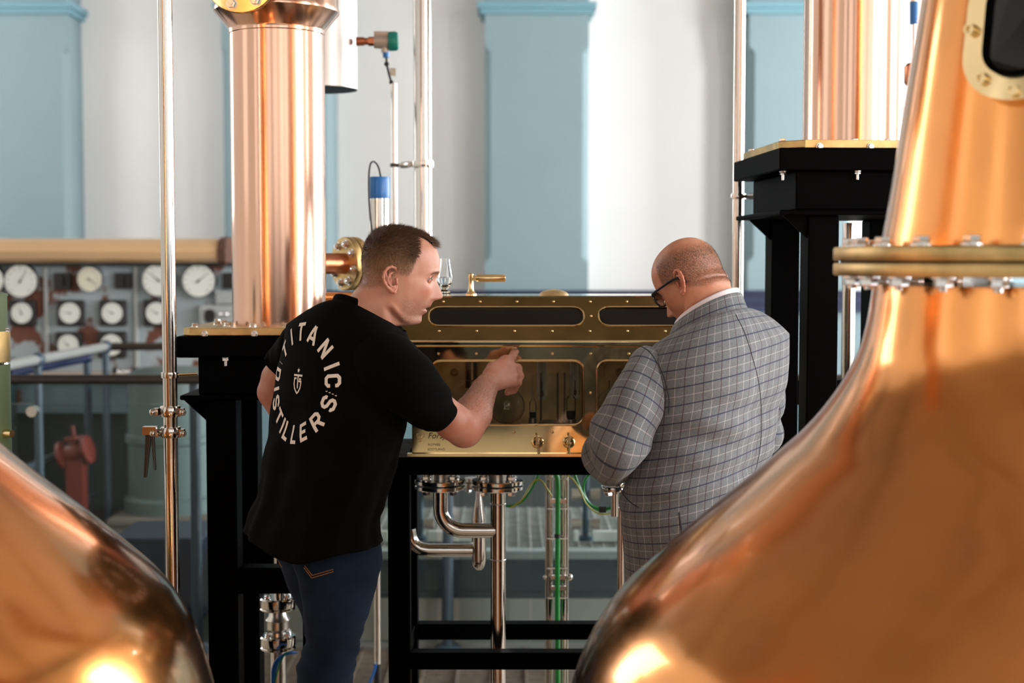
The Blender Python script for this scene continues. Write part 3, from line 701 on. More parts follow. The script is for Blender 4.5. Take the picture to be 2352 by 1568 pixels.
b = MB(); b.cyl(at(871, 640, 4.4), at(871, 450, 4.4), 23*k, n=28); b.cyl(V((c.x, 4.4, 1.33)), V((c.x, 4.4, 1.6)), 15*k, n=20); b.tube([V((c.x, 4.4, 1.34)), V((c.x+.02, 4.36, 1.32)), V((c.x+.12, 4.155, 1.32))], 12*k); b.build('probe_body', M['steel'], s)
b = MB(); b.lathe([(24.5*k, 0), (25*k, .003), (25*k, 47*k), (24*k, 49*k)], at(871, 456, 4.4), n=32); b.build('cap', M['blue_pl'], s)
b = MB(); b.tube(dense([at(875, 408, 4.4), at(869, 383, 4.4), at(859, 371, 4.38), at(850, 380, 4.36), at(847, 420, 4.35), at(849, 480, 4.35), at(855, 535, 4.35), at(857, 560, 4.35)], 6), 2.2*k, 8); b.build('cable', M['black_rub'], s)
# copper stub with brass flange
YS = 4.25; ax = V((.80, .60, 0)).normalized(); o = at(790, 605, YS)
s = thing('copper_stub_pipe', 'short copper stub with round bolted brass flange behind the fair man', 'pipe', tuple(o))
k = m_px(YS)
b = MB(); b.cyl(o-ax*.1, o+ax*.012, 24*k, n=32); b.build('tube', M['copper_dark'], s)
for i, d in enumerate((.0, .024)):
    b = MB(); b.lathe([(24*k, 0), (60*k, 0), (61*k, .003), (61*k, .016), (60*k, .02)], o+ax*d, ax, n=48); f = b.build('flange', M['brass'], s)
    if i == 0: bolt_ring('nut', NUT, f, o, -ax, 46*k, 8, .0105, .39)
b = MB(); b.cyl(at(735, 683, 4.12), at(812, 683, 4.15), 12*m_px(4.12), n=20); b.ball(at(735, 683, 4.12), 13*m_px(4.12))
tag(b.build('copper_drain_pipe', M['copper']), 'thin horizontal copper drain pipe below the bolted stub', 'pipe')
# ------------------------------------------------------------------ spirit safe on its black stand
YF = 3.75
def fx(px, Y=YF): return (px-1176)/FPX*Y
def fz(py, Y=YF): return at(1176, py, Y).z
safe = thing('spirit_safe', 'long polished brass spirit safe with riveted windows between the two men', 'spirit safe', (fx(1360), YF+.2, fz(1042)))
SXL, SXR = fx(945), fx(1668)
z0, z1 = fz(1042), fz(796)
YBK = YF+.40
wz0, wz1 = fz(975), fz(828)
w1 = (fx(990), fx(1341)); w2 = (fx(1372), fx(1635))
holes = [rrect(a+0, c, wz0, wz1, .026) for a, c in (w1, w2)]
b = MB(); b.prism([(SXL, z0), (SXR, z0), (SXR, z1), (SXL, z1)], lambda x, z, s: V((x, YF+.006*s, z)), [list(reversed(h)) for h in holes])
b.build('front_plate', M['brass_pol'], safe, flat=True)
b = MB(); b.bb(SXL, SXL+.006, YF+.006, YBK, z0, z1); b.bb(SXR-.006, SXR, YF+.006, YBK, z0, z1); b.build('side_plates', M['brass_pol'], safe, flat=True)
b = MB(); b.bb(SXL, SXR, YBK-.006, YBK, z0, z1); b.build('back_plate', M['brass_in'], safe, flat=True)
b = MB(); b.bb(SXL, SXR, YF, YBK, z0-.008, z0); b.bb(SXL-.012, SXR+.012, YF-.012, YF+.01, z0-.007, z0+.002); b.build('bottom_plate', M['brass_br'], safe, flat=True)
for h in holes:
    b = MB(); b.loop([V((x, YF-.002, z)) for x, z in h], .0035, 8); fr = b.build('window_frame', M['brass_br'], safe)
    b = MB(); b.prism(h, lambda x, z, s: V((x, YF+.003+.004*s, z))); b.build('window_pane', M['glass_amb'], fr, flat=True)
RV = zto((0, -1, 0))
for py in (812, 992):
    for px in ((919+88, 1094, 1181, 1269, 1357, 1445, 1533, 1621) if py == 812 else (963, 1092, 1181, 1269, 1445, 1533, 1621)):
        yy = py if px > 1000 else 1012
        inst('rivet', RIVET, safe, (fx(px), YF, fz(yy)), RV, .0042)
for py in (902,): inst('rivet', RIVET, safe, (fx(1357), YF, fz(py)), RV, .0042)
# ledge bar
b = MB(); zl0, zl1 = fz(797, YF-.03), fz(781, YF-.03)
b.loft([[V((x, YF+y, z)) for y, z in ((.05, zl0), (-.022, zl0), (-.03, zl0+.004), (-.03, zl1-.004), (-.026, zl1), (.05, zl1))] for x in (fx(908), fx(1694))]); b.build('ledge_bar', M['brass_pol'], safe, flat=True, bevel=.0015)
# sloping lid
UY0, UY1 = YF+.005, YF+.135
uz0, uz1 = fz(781, UY0), fz(679, UY1)
def lidp(x, t, off=0.0):
    n = V((0, -(uz1-uz0), (UY1-UY0))).normalized()
    return V((x, UY0+(UY1-UY0)*t, uz0+(uz1-uz0)*t))+n*off
def lt(py):   # parameter on the slope that shows at row py
    best = min(((abs((784-py)/FPX-((_p.z-CAMZ)*_cp+_p.y*_sp)/(_p.y*_cp-(_p.z-CAMZ)*_sp)), t) for t in np.linspace(0, 1, 300) for _p in (lidp(0, t),)))
    return float(best[1])
ULX, URX = fx(914, UY0), fx(1688, UY0)
def ux(px, py): 
    y = lidp(0, lt(py)).y; return (px-1176)/FPX*y
ta, tb = lt(748), lt(705)
uh = [(ux(985, 725), ux(1341, 725)), (ux(1375, 725), ux(1640, 725))]
uholes = [rrect(a, c, ta, tb, .02, 6) for a, c in uh]
def scale_h(a, c, r):
    L = math.hypot(UY1-UY0, uz1-uz0); pts = rrect(a, c, ta*L, tb*L, r, 6); return [(x, y/L) for x, y in pts]
uholes = [scale_h(a, c, .03) for a, c in uh]
b = MB(); b.prism([(ULX, 0), (URX, 0), (URX, 1), (ULX, 1)], lambda x, t, s: lidp(x, t, -.005*s), [list(reversed(h)) for h in uholes]); b.build('lid_front', M['brass_tarn_dim'], safe, flat=True)
for h in uholes:
    b = MB(); b.loop([lidp(x, t, .001) for x, t in h], .0022, 6); fr = b.build('lid_window_frame', M['brass_br'], safe)
    b = MB(); b.prism(h, lambda x, t, s: lidp(x, t, -.002-.003*s)); b.build('lid_pane', M['glass_amb'], fr, flat=True)
b = MB(); b.bb(ULX, URX, UY1-.004, YBK, uz1-.006, uz1); b.build('lid_top', M['brass_pol'], safe, flat=True)
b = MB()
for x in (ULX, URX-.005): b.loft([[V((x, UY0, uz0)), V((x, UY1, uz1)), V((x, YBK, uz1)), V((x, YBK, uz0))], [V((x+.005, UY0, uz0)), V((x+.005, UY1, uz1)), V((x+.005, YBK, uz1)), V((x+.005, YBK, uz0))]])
b.build('lid_ends', M['brass_tarn_dim'], safe, flat=True)
b = MB(); b.bb(ULX, URX, YBK-.005, YBK, uz0, uz1-.006); b.build('lid_back', M['brass_in'], safe, flat=True)
b = MB(); b.bb(ULX, URX, UY0+.005, YBK-.006, uz0-.004, uz0); b.build('lid_floor', M['brass_in'], safe, flat=True)
ln = V((0, -(uz1-uz0), (UY1-UY0))).normalized(); q = zto(ln)
for py, xs in ((692.5, [1018.6+84.3*k for k in range(-1, 7)]), (725.5, [1358]), (760, [922+86.6*k for k in range(0, 9)])):
    t = lt(py)
    for px in xs: inst('rivet', RIVET, safe, lidp((px-1176)/FPX*lidp(0, t).y, t), q, .0038)
# engraved maker's name and crest
def text_mesh(txt, size, shear=0, align='LEFT'):
    c = bpy.data.curves.new('t', 'FONT'); c.body = txt; c.size = size; c.shear = shear; c.align_x = align; c.resolution_u = 4
    o = bpy.data.objects.new('t', c); COL.objects.link(o); dg = bpy.context.evaluated_depsgraph_get(); dg.update()
    me = bpy.data.meshes.new_from_object(o.evaluated_get(dg)); bpy.data.objects.remove(o); return me
def engraving(name, txt, px, py, h, shear=0, bold=0):
    me = text_mesh(txt, h, shear); b = MB()
    x0, zb_ = fx(px), fz(py)
    n = b.add([V((x0+v.co.x, YF-.0008, zb_+v.co.y)) for v in me.vertices], [tuple(p.vertices) for p in me.polygons]); bpy.data.meshes.remove(me)
    return b.build(name, M['engrave'], safe, flat=True, fix=False)
M['engrave'] = mat('engraved_line', (0.045, 0.028, 0.010), .6, .5)
engraving('maker_name', 'Forsyths', 981, 1006.5, .022, .28)
engraving('maker_town', 'ROTHES', 982, 1023.5, .0088); engraving('maker_country', 'SCOTLAND', 981, 1034, .0088)
b = MB(); c = V((fx(964.5), YF-.001, fz(1000)))
shp = [(-.0095, .004), (-.009, -.002), (-.006, -.007), (0, -.0095), (.006, -.007), (.009, -.002), (.0095, .008), (.004, .0055), (-.003, .005)]
b.loop([c+V((x, 0, z)) for x, z in shp], .0011, 6); b.box(c+V((-.001, 0, -.001)), (.0015, .001, .008)); b.box(c+V((.0015, 0, .002)), (.006, .001, .0015)); b.build('maker_crest', M['brass_in'], safe)
# knobs
for i, (px, tilt) in enumerate(((1235, .13), (1307, .0))):
    c = V((fx(px), YF, fz(1015)))
    b = MB(); b.lathe([(.0165, 0), (.0165, .004), (.0145, .006), (.0145, .010), (.012, .013), (.0125, .02), (.0105, .026), (.004, .029)], c, (0, -1, 0), 28); kb = b.build('valve_knob', M['brass_br'], safe)
    b = MB(); d = V((math.sin(tilt), 0, -math.cos(tilt))); cc = c+V((0, -.03, 0))
    b.cyl(cc-d*.022, cc+d*.028, .0028, .0032, n=10); b.ball(cc, .006, 10, 8); b.build('tommy_bar', M['brass_in'], kb)
# things inside the safe
def inside(px, Y): return (px-1176)/FPX*Y
zfl = z0+.002
def vessel(name, label, cat, px, Y, prof, m, group=None, n=32, x=None):
    X = inside(px, Y); t = thing(name, label, cat, (X, Y, zfl), group)
    b = MB(); b.lathe(prof, (X, Y, 0), n=n, cap=False); b.build('glass_wall', m, t); return t, X
def shell(outer, th=.0025):
    """closed glass wall from an outer profile given bottom to top"""
    inner = [(max(1e-4, r-th), z+(th if i == 0 else 0)) for i, (r, z) in enumerate(outer)]
    return [(1e-4, outer[0][1])]+outer+list(reversed(inner))+[(1e-4, inner[0][1])]
Y1 = YF+.15
def vz(py, Y=Y1): return at(1176, py, Y).z
# receiver bowl
rb = 42*m_px(Y1); cb = vz(932)
prof = [(rb*math.cos(a), cb+rb*math.sin(a)) for a in np.linspace(-1.25, 1.22, 20)]+[(.016, cb+rb*1.0), (.016, cb+rb*1.35), (.019, cb+rb*1.4)]
t, X = vessel('receiver_bowl', 'round glass receiver bowl below the pointing hand inside the safe', 'glass bowl', 1164, Y1, shell(prof), M['glass_solid'])
b = MB(); b.lathe([(.03, zfl), (.03, zfl+.012), (.012, zfl+.016), (.012, prof[0][1])], (X, Y1, 0), n=28); b.build('bowl_stand', M['brass_pol'], t)
t, X = vessel('receiver_bowl', 'round glass receiver bowl in the right window beside the jacket sleeve', 'glass bowl', 1412, Y1, shell(prof), M['glass_solid'])
b = MB(); b.lathe([(.03, zfl), (.03, zfl+.012), (.012, zfl+.016), (.012, prof[0][1])], (X, Y1, 0), n=28); b.build('bowl_stand', M['brass_pol'], t)
# hydrometer jars with thermometers behind
for i, px in enumerate((1262, 1318)):
    Y2 = YF+.11; k = m_px(Y2); r_ = (22, 24)[i]*k
    prof = [(r_, vz(965, Y2)), (r_, vz(858, Y2)), (r_*1.06, vz(855, Y2))]
    t, X = vessel('hydrometer_jar', ('tall clear hydrometer jar, left of the pair in the safe', 'tall clear hydrometer jar, right of the pair in the safe')[i], 'glass jar', px, Y2, prof, M['glass'], 'hydrometer jars')
    b = MB(); b.lathe([(r_*1.1, zfl), (r_*1.1, vz(968, Y2)), (r_*.6, vz(964, Y2))], (X, Y2, 0), n=28); b.build('jar_foot', M['steel_br'], t)
for i, px in enumerate((1224, 1312)):
    Y2 = YF+.06 if i == 0 else YF+.055; k = m_px(Y2); r_ = (8, 11)[i]*k
    z_ = (vz(960, Y2), vz(962, Y2))[i]; zt_ = (vz(925, Y2), vz(915, Y2))[i]
    prof = [(r_*.8, z_), (r_, z_+.004), (r_, zt_), (r_*.5, zt_+.008), (r_*.3, zt_+.012), (r_*.3, vz(860, Y2))]
    X = inside(px, Y2); t = thing('hydrometer', ('slim glass hydrometer weight nearest the bowl', 'wider glass hydrometer below the right thermometer')[i], 'hydrometer', (X, Y2, z_), 'glass hydrometers')
    b = MB(); b.lathe(prof, (X, Y2, 0), n=20); b.build('float', M['glass'], t)
    b = MB(); b.lathe([(r_*.7, z_+.001), (r_*.92, z_+.004), (r_*.92, z_+.016+.006*i)], (X, Y2, 0), n=20); b.build('ballast', M['black_rub'], t)
    b = MB(); b.lathe([(r_*1.15, zfl), (r_*1.15, z_)], (X, Y2, 0), n=20); b.build('stand', M['steel_br'], t)
for i, px in enumerate((1245, 1321)):
    Y3 = YF+.2; k = m_px(Y3); X = inside(px, Y3); zt_, zb_ = vz(780, Y3), (vz(917, Y3), vz(914, Y3))[i]
    t = thing('thermometer', ('thermometer card hanging behind the left hydrometer jar', 'thermometer card hanging behind the right hydrometer jar')[i], 'thermometer', (X, Y3, zb_), 'thermometers in the safe')
    b = MB(); b.bb(X-9*k, X+9*k, Y3, Y3+.003, zb_, zt_-.02); b.build('card', M['card'], t, flat=True)
    b = MB(); b.cyl((X, Y3-.004, zb_+.012), (X, Y3-.004, zt_-.03), .0025, n=10); b.build('glass_tube', M['glass'], t)
    b = MB(); b.ball((X, Y3-.004, zb_+.016), .0042, 10, 8, (1, 1, 2.2)); b.cyl((X, Y3-.004, zb_+.016), (X, Y3-.004, zb_+.05), .0012, n=6); b.build('red_bulb', M['red'], t)
    b = MB(); b.bb(X-11*k, X-9.5*k, Y3-.006, Y3+.004, zb_+.01, zt_-.015); b.bb(X+9.5*k, X+11*k, Y3-.006, Y3+.004, zb_+.01, zt_-.015); b.build('frame_strip', M['chrome'], t, flat=True)
    b = MB(); b.bb(X-10*k, X+10*k, Y3-.002, Y3+.02, zt_-.022, zt_-.006); b.build('hanger', M['brass_in'], t, flat=True)
# spouts from the roof of the safe
for i, (px, pyb) in enumerate(((1083, 890), (1480, 890))):
    Y4 = YF+.2; X = inside(px, Y4); k = m_px(Y4)
    t = thing('spout_pipe', ('steel spout pipe inside the safe left of the hand', 'steel spout pipe inside the safe behind the jacket')[i], 'pipe', (X, Y4, vz(pyb, Y4)))
    b = MB(); b.cyl((X, Y4, vz(pyb, Y4)), (X, Y4, uz0-.006), 15*k, n=24); b.lathe([(15*k, -.002), (16.5*k, 0), (15*k, .002)], (X, Y4, vz(873, Y4)), n=24, cap=False); b.build('tube', M['steel'], t)
    b = MB(); b.cyl((X-.055, YBK-.006, vz(853, YBK)), (X-.055, YBK-.03, vz(853, YBK)), .045, n=24); b.ball((X-.055, YBK-.03, vz(853, YBK)), .012, 10, 6); b.build('port_flange', M['brass_in'], t)
# in the lid: dark ports, tap stem, two paper labels
for i, px in enumerate((1055, 1482)):
    Y5 = YBK-.03; X = inside(px, Y5); zc = vz(735, Y5)
    t = thing('lid_port', ('dark round port inside the lid left of the tap stem', 'dark round port inside the lid beside the spectacles')[i], 'port', (X, Y5, zc))
    b = MB(); b.lathe([(.026, 0), (.028, .012), (.045, .014), (.045, .02)], (X, Y5-.01, zc), (0, -1, 0), 28); b.build('port_ring', M['bakelite'], t)
for i, (px, py) in enumerate(((1247, 746), (1321, 744))):
    Y5 = UY0+.06; X = inside(px, Y5)
    b = MB(); z_ = uz0+.002; b.box((X, Y5, z_+.006), (20*m_px(Y5), .002, .012+.003*i)); b.box((X, Y5+.004, z_), (20*m_px(Y5), .01, .002))
    tag(b.build('paper_label', M['card'], flat=True), ('white folded label in the lid, left one near the tap', 'white folded label in the lid nearest the rounded corner')[i], 'label')
# on the lid: tap handle, nosing glass, dome
Yt = UY1+.06; zt0 = uz1
t = thing('brass_tap_handle', 'brass lever tap with thick horizontal grip on the safe top', 'tap', (inside(1082, Yt), Yt, zt0))
k = m_px(Yt); X = inside(1082, Yt)
b = MB(); b.lathe([(13*k, 0), (13*k, .004), (9*k, .008), (6*k, .014), (5.5*k, .04), (6.5*k, .045), (6.5*k, .058), (4*k, .061)], (X, Yt, zt0), n=24); b.build('tap_stem', M['brass_br'], t)
zg = zt0+.0475
b = MB(); b.lathe([(5*k, 0), (5.2*k, .008), (8.3*k, .010), (8.6*k, .012), (8.6*k, 74*k), (8*k, 75*k)], (X+4*k, Yt, zg), (1, -.03, 0), 24); b.build('tap_grip', M['brass_br'], t)
b = MB(); b.cyl((X, Yt, uz0), (X, Yt, zt0), 4.5*k, n=12); b.build('tap_spindle', M['brass_br'], t)
Yd = UY1+.1; k = m_px(Yd)
b = MB(); b.lathe([(34*k, 0), (31*k, 5*k), (22*k, 9.5*k), (10*k, 12*k), (.5*k, 13*k)], (inside(1272, Yd), Yd, zt0), n=32); tag(b.build('brass_dome', M['brass_in']), 'low dull bronze dome on the safe top', 'dome')
Yg = UY1+.05; k = m_px(Yg); X = inside(1021, Yg)
t = thing('nosing_glass', 'tulip nosing glass with clear spirit standing on the safe top', 'glass', (X, Yg, zt0))
go = [(14*k, 0), (15*k, 3*k), (13*k, 7*k), (8*k, 12*k), (7.5*k, 15*k), (11*k, 20*k), (17*k, 28*k), (19*k, 36*k), (18.5*k, 44*k), (15.5*k, 60*k), (13*k, 76*k), (12.3*k, 84*k)]
gi = [(11.6*k, 84*k), (12.3*k, 76*k), (14.8*k, 60*k), (17.8*k, 44*k), (18.2*k, 36*k), (16*k, 29*k), (9*k, 22*k), (.3*k, 20*k)]
b = MB(); b.lathe([(.3*k, 0)]+go+gi, (X, Yg, zt0), n=36, cap=True); b.build('glass_bowl', M['glass_solid'], t)
b = MB(); b.lathe([(.3*k, 20.4*k), (8.8*k, 22.4*k), (15.7*k, 29.4*k), (17.9*k, 36.4*k), (17.9*k, 40*k), (.3*k, 40*k)], (X, Yg, zt0), n=32); b.build('spirit', M['liquid'], t)

# black stand of the safe
YS0 = YF-.02
sd = thing('safe_stand', 'black square-tube stand carrying the brass spirit safe', 'stand', (fx(1360), YF+.2, 0))
zt1, zt2 = fz(1050, YS0), fz(1091, YS0)
xl0 = fx(888, YS0); lw = .058; xr0 = fx(1700, YS0)
YRk = YS0+.30
def bk(name, *a): b = MB(); b.bb(*a); return b.build(name, M['black'], sd, flat=True, bevel=.003)
bk('top_beam', xl0, xr0, YS0, YS0+.05, zt2, zt1); bk('top_beam', xl0, xr0, YRk, YRk+.1, zt2, zt1)
bk('end_beam', xl0, xl0+.05, YS0+.05, YRk, zt2, zt1); bk('end_beam', xr0-.05, xr0, YS0+.05, YRk, zt2, zt1)
for x in (xl0, xr0-lw):
    for y in (YS0, YRk): bk('leg', x, x+lw, y, y+lw, 0, zt2)
zr1 = at(1100, 1500, YS0).z
bk('low_rail', xl0+lw, xr0-lw, YS0+.004, YS0+.05, zr1-.046, zr1); bk('low_rail', xl0+lw, xr0-lw, YRk+.004, YRk+.05, zr1-.046, zr1)
bk('side_rail', xl0+.008, xl0+lw-.008, YS0+lw, YRk, zr1-.046, zr1); bk('side_rail', xr0-lw+.008, xr0-.008, YS0+lw, YRk, zr1-.046, zr1)
for py in (1095, 1163):
    inst('bolt', BOLT, sd, (fx(942, YS0), YS0-.0, at(940, py, YS0).z), zto((0, -1, 0)), .006) if False else None

# stainless pipework under the safe
YW = YF+.12
kw = m_px(YW)
def pw(px, py, Y=YW): return at(px, py, Y)
def flange_pair(t, px, py, r, Y=YW, nb=4):
    c = pw(px, py, Y); k = m_px(Y)
    for d in (-.0135, .0015):
        b = MB(); b.lathe([(r*k*.3, d), (r*k*.97, d), (r*k, d+.002), (r*k, d+.010), (r*k*.97, d+.012), (r*k*.3, d+.012)], c, n=40); f = b.build('flange', M['steel'], t)
        if d > 0: bolt_ring('nut', NUT, f, c+V((0, 0, d+.012)), (0, 0, 1), r*k*.74, nb, .0125, .75)
        else: bolt_ring('bolt', BOLT, f, c+V((0, 0, d)), (0, 0, -1), r*k*.74, nb, .0115, .75)
t = thing('steel_bend_pipe', 'stainless pipe bending from a bolted flange into the central downpipe', 'pipe', tuple(pw(1010, 1215)))
flange_pair(t, 1011, 1111, 59)
b = MB(); b.cyl(pw(1011, 1105), pw(1011, 1088), 21*kw); b.build('neck', M['steel_br'], t)
pa = [pw(1012, 1125), pw(1012, 1150), pw(1012, 1168)]
for a in np.linspace(0, math.pi/2, 10)[1:]: pa.append(pw(1012+52*(1-math.cos(a)), 1168+50*math.sin(a)))
pa.append(pw(1138, 1218)); b = MB(); b.tube(pa, 17.5*kw, 24); b.build('bend', M['steel'], t)
t = thing('steel_downpipe', 'straight stainless downpipe with bolted flange under the safe centre', 'pipe', tuple(pw(1144, 1560)))
flange_pair(t, 1143, 1112, 60)
b = MB(); b.cyl(pw(1143, 1105), pw(1143, 1088), 21*kw); b.build('neck', M['steel_br'], t)
p = pw(1144, 1120); b = MB(); b.cyl((p.x, p.y, p.z), (p.x, p.y, .0), 18*kw, n=28); b.build('tube', M['steel'], t)
for py in (1156, 1284):
    b = MB(); q_ = pw(1144, py); b.lathe([(18*kw, -.0015), (18.6*kw, 0), (18*kw, .0015)], (p.x, p.y, q_.z), n=28, cap=False); b.build('weld_ring', M['steel_br'], t)
Yk = YF+.28; kk = m_px(Yk)
t = thing('steel_trap_pipe', 'stainless cone and capped trap pipe behind the bend', 'pipe', tuple(at(1100, 1305, Yk)))
q_ = at(1100, 1300, Yk)
def tz(py): return at(1100, py, Yk).z
b = MB(); b.lathe([(.5*kk, tz(1309)), (8*kk, tz(1307)), (14*kk, tz(1300)), (17*kk, tz(1285)), (17*kk, tz(1187)), (8*kk, tz(1142)), (7.5*kk, tz(1090))], (q_.x, q_.y, 0), n=28); b.build('trap_body', M['steel'], t)
b = MB(); b.tube(dense([at(940, 1215, Yk), at(946, 1242, Yk), at(962, 1258, Yk), at(985, 1263, Yk)], 6)+[at(1086, 1263, Yk)], 15.5*kk, 24); b.build('side_branch', M['steel'], t)
b = MB(); c = at(1085, 1108, Yk); b.lathe([(20*kk, -.016), (22*kk, -.012), (22*kk, .0), (18*kk, .003), (18*kk, .014)], c, n=28); f = b.build('union_flange', M['steel_br'], t)
bolt_ring('nut', NUT, f, c+V((0, 0, -.016)), (0, 0, -1), 15*kk, 4, .008, .5)
t = thing('steel_flange_stub', 'dark bolted steel flange under the safe beside the jacket hem', 'flange', tuple(pw(1405, 1115)))
flange_pair(t, 1412, 1114, 32); b = MB(); b.cyl(pw(1412, 1125), pw(1412, 1185), 9*kw); b.build('tube', M['steel'], t)
p = at(1426, 1200, YF+.25); 
t = steel_pipe('steel_pipe', 'slim stainless pipe close to the left edge of the jacket', [(p.x, p.y, at(1426, 1165, p.y).z), (p.x, p.y, 0)], 8.5*m_px(p.y))
# cable basket with green cable
Yb = YF+.45; kb_ = m_px(Yb)
t = thing('cable_basket', 'upright wire cable basket between two steel conduits under the safe', 'cable tray', (at(1279, 1400, Yb).x, Yb, 0))
ztop = at(1279, 1085, Yb).z
for px, r_, m in ((1255, 2.6, M['steel_br']), (1303, 2.6, M['steel_br']), (1264, 6.5, M['steel']), (1294, 7, M['steel'])):
    X = at(px, 1300, Yb).x; b = MB(); b.cyl((X, Yb, 0), (X, Yb, ztop), r_*kb_, n=12); b.build('conduit' if r_ > 5 else 'wire', m, t)
for py in range(1095, 1568, 68):
    A_, B_ = at(1256, py+6, Yb), at(1302, py+6, Yb); b = MB(); b.tube([A_, A_+V((.004, -.018, .004)), B_+V((-.004, -.018, .004)), B_], 1.8*kb_, 8); b.build('rung', M['steel_br'], t)
for py in (1325, 1350, 1150):
    b = MB(); a_ = at(1258, py, Yb-.02); c_ = at(1308, py, Yb-.02)
    if py == 1325:
        b.ball(at(1252, py, Yb-.02), 5*kb_, 10, 8); b.ball(at(1308, py, Yb-.02), 8*kb_, 10, 8)
    b.box((a_+c_)*.5, (.045, .012, .012)); b.build('saddle_clip', M['steel_br'], t, flat=False)
t = thing('green_cable', 'straight green cable bundle running down the wire basket', 'cable', (at(1279, 1560, Yb).x, Yb-.03, 0))
b = MB(); b.tube(dense([at(1276, 1085, Yb-.03), at(1281, 1110, Yb-.03), at(1281, 1200, Yb-.03), at(1280, 1400, Yb-.03), at(1281, 1570, Yb-.03)], 6)+[V((at(1281, 1570, Yb-.03).x, Yb-.03, 0))], 5.5*kb_, 10); b.build('sheath', M['green_cable'], t)
for py in (1230, 1432):
    b = MB(); c = at(1280, py, Yb-.03); b.cyl(c-V((0, 0, .006)), c+V((0, 0, .006)), 7*kb_, n=12); b.build('cable_tie', M['black_rub'], t)
def loop_cable(name, label, px, m, r, Y):
    t = thing(name, label, 'cable', tuple(at(px[0][0], px[0][1], Y)))
    b = MB(); b.tube(dense([at(x, y, Y) for x, y in px], 8), r*kb_, 8); b.build('sheath', m, t); return t
Yl = YF+.40
loop_cable('green_cable', 'green cable looping left of the basket below the flange', [(1240, 1080), (1228, 1108), (1205, 1145), (1180, 1160), (1162, 1162)], M['green_cable'], 3.2, Yl)
loop_cable('earth_cable', 'yellow earth cable looping left of the basket', [(1268, 1140), (1255, 1120), (1245, 1105), (1232, 1101), (1218, 1115), (1198, 1148), (1172, 1166)], M['yel_cable'], 1.8, Yl-.02)
loop_cable('green_cable', 'green cable looping right of the basket to the jacket', [(1318, 1080), (1325, 1105), (1342, 1142), (1365, 1165), (1395, 1168), (1415, 1158), (1424, 1140)], M['green_cable'], 3.4, Yl)
loop_cable('green_cable', 'green cable dropping in a narrow arc beside the dark flange', [(1362, 1080), (1345, 1100), (1340, 1125), (1352, 1155), (1378, 1172), (1408, 1166)], M['green_cable'], 3.0, Yl+.02)
tt = loop_cable('earth_cable', 'yellow earth cable looping right of the basket', [(1300, 1088), (1318, 1103), (1332, 1125), (1348, 1158), (1378, 1180), (1412, 1176)], M['yel_cable'], 1.7, Yl-.02)
b = MB(); b.box(at(1384, 1170, Yl-.03), (16*kb_, .006, 14*kb_)); b.build('cable_tag', M['black_rub'], tt, flat=True)

# valve assembly and pipe left of the jeans
YV = 3.95; kv = m_px(YV); c = at(638, 1400, YV)
t = thing('steel_valve', 'stacked stainless flanged valve between the left stand posts', 'valve', (c.x, YV, 0))
def vv(py): return at(638, py, YV).z
b = MB(); b.cyl((c.x+6*kv, YV, vv(1372)), (c.x+6*kv, YV, vv(1240)), 15*kv, n=24); b.build('top_tube', M['steel'], t)
for a, h_ in ((1392, 1370), (1398, 1392), (1480, 1458), (1488, 1481)):
    b = MB(); b.lathe([(20*kv, vv(a)), (41*kv, vv(a)), (42*kv, vv(a)+.002), (42*kv, vv(h_)-.004), (39*kv, vv(h_)), (20*kv, vv(h_))], (c.x, YV, 0), n=36); f = b.build('flange', M['steel'], t)
    if a in (1392, 1480): bolt_ring('nut', NUT, f, (c.x, YV, vv(h_)), (0, 0, 1), 31*kv, 4, .0085, .9)
b = MB(); b.lathe([(22*kv, vv(1460)), (20*kv, vv(1450)), (27*kv, vv(1442)), (27*kv, vv(1424)), (29*kv, vv(1422)), (22*kv, vv(1412)), (19*kv, vv(1398))], (c.x, YV, 0), n=32); b.build('valve_body', M['steel_br'], t)
b = MB(); b.cyl((c.x, YV, 0), (c.x, YV, vv(1488)), 19*kv, n=24); b.build('bottom_tube', M['steel_br'], t)
cb_ = thing('blue_cable', 'blue cables arching out of the steel valve base', 'cable', (c.x, YV-.06, vv(1568)))
for dx, m, nm in ((0, M['blue_cable'], 'sheath'), (6, M['blue_cable'], 'sheath'), (12, M['green_cable'], 'sheath')):
    b = MB(); b.tube(dense([at(626+dx*.3, 1575, YV-.08), at(627+dx, 1535, YV-.08), at(640+dx, 1510-dx*.4, YV-.08), at(665, 1500-dx*.3, YV-.07), at(682, 1498, YV-.05)], 6), (3.0 if dx < 10 else 1.6)*kv, 8); b.build(nm, m, cb_)
p = at(866, 1400, 4.6)
t = steel_pipe('steel_conduit', 'brown-tinted steel conduit right of the jeans', [(p.x, p.y, at(866, 1310, p.y).z), (p.x, p.y, at(866, 1524, p.y).z)], 8*m_px(4.6), M['steel_br'])
b = MB(); b.cyl((p.x, p.y, at(866, 1524, p.y).z), (p.x, p.y, 0.3), 6.5*m_px(4.6)); b.cyl((p.x, p.y, .3), (p.x, p.y, 0), .012); b.build('sleeve', M['black_rub'], t)
loop_cable('blue_cable', 'blue cable at the foot of the conduit right of the jeans', [(863, 1525), (858, 1545), (850, 1565), (842, 1590)], M['blue_cable'], 3.5, 4.58)
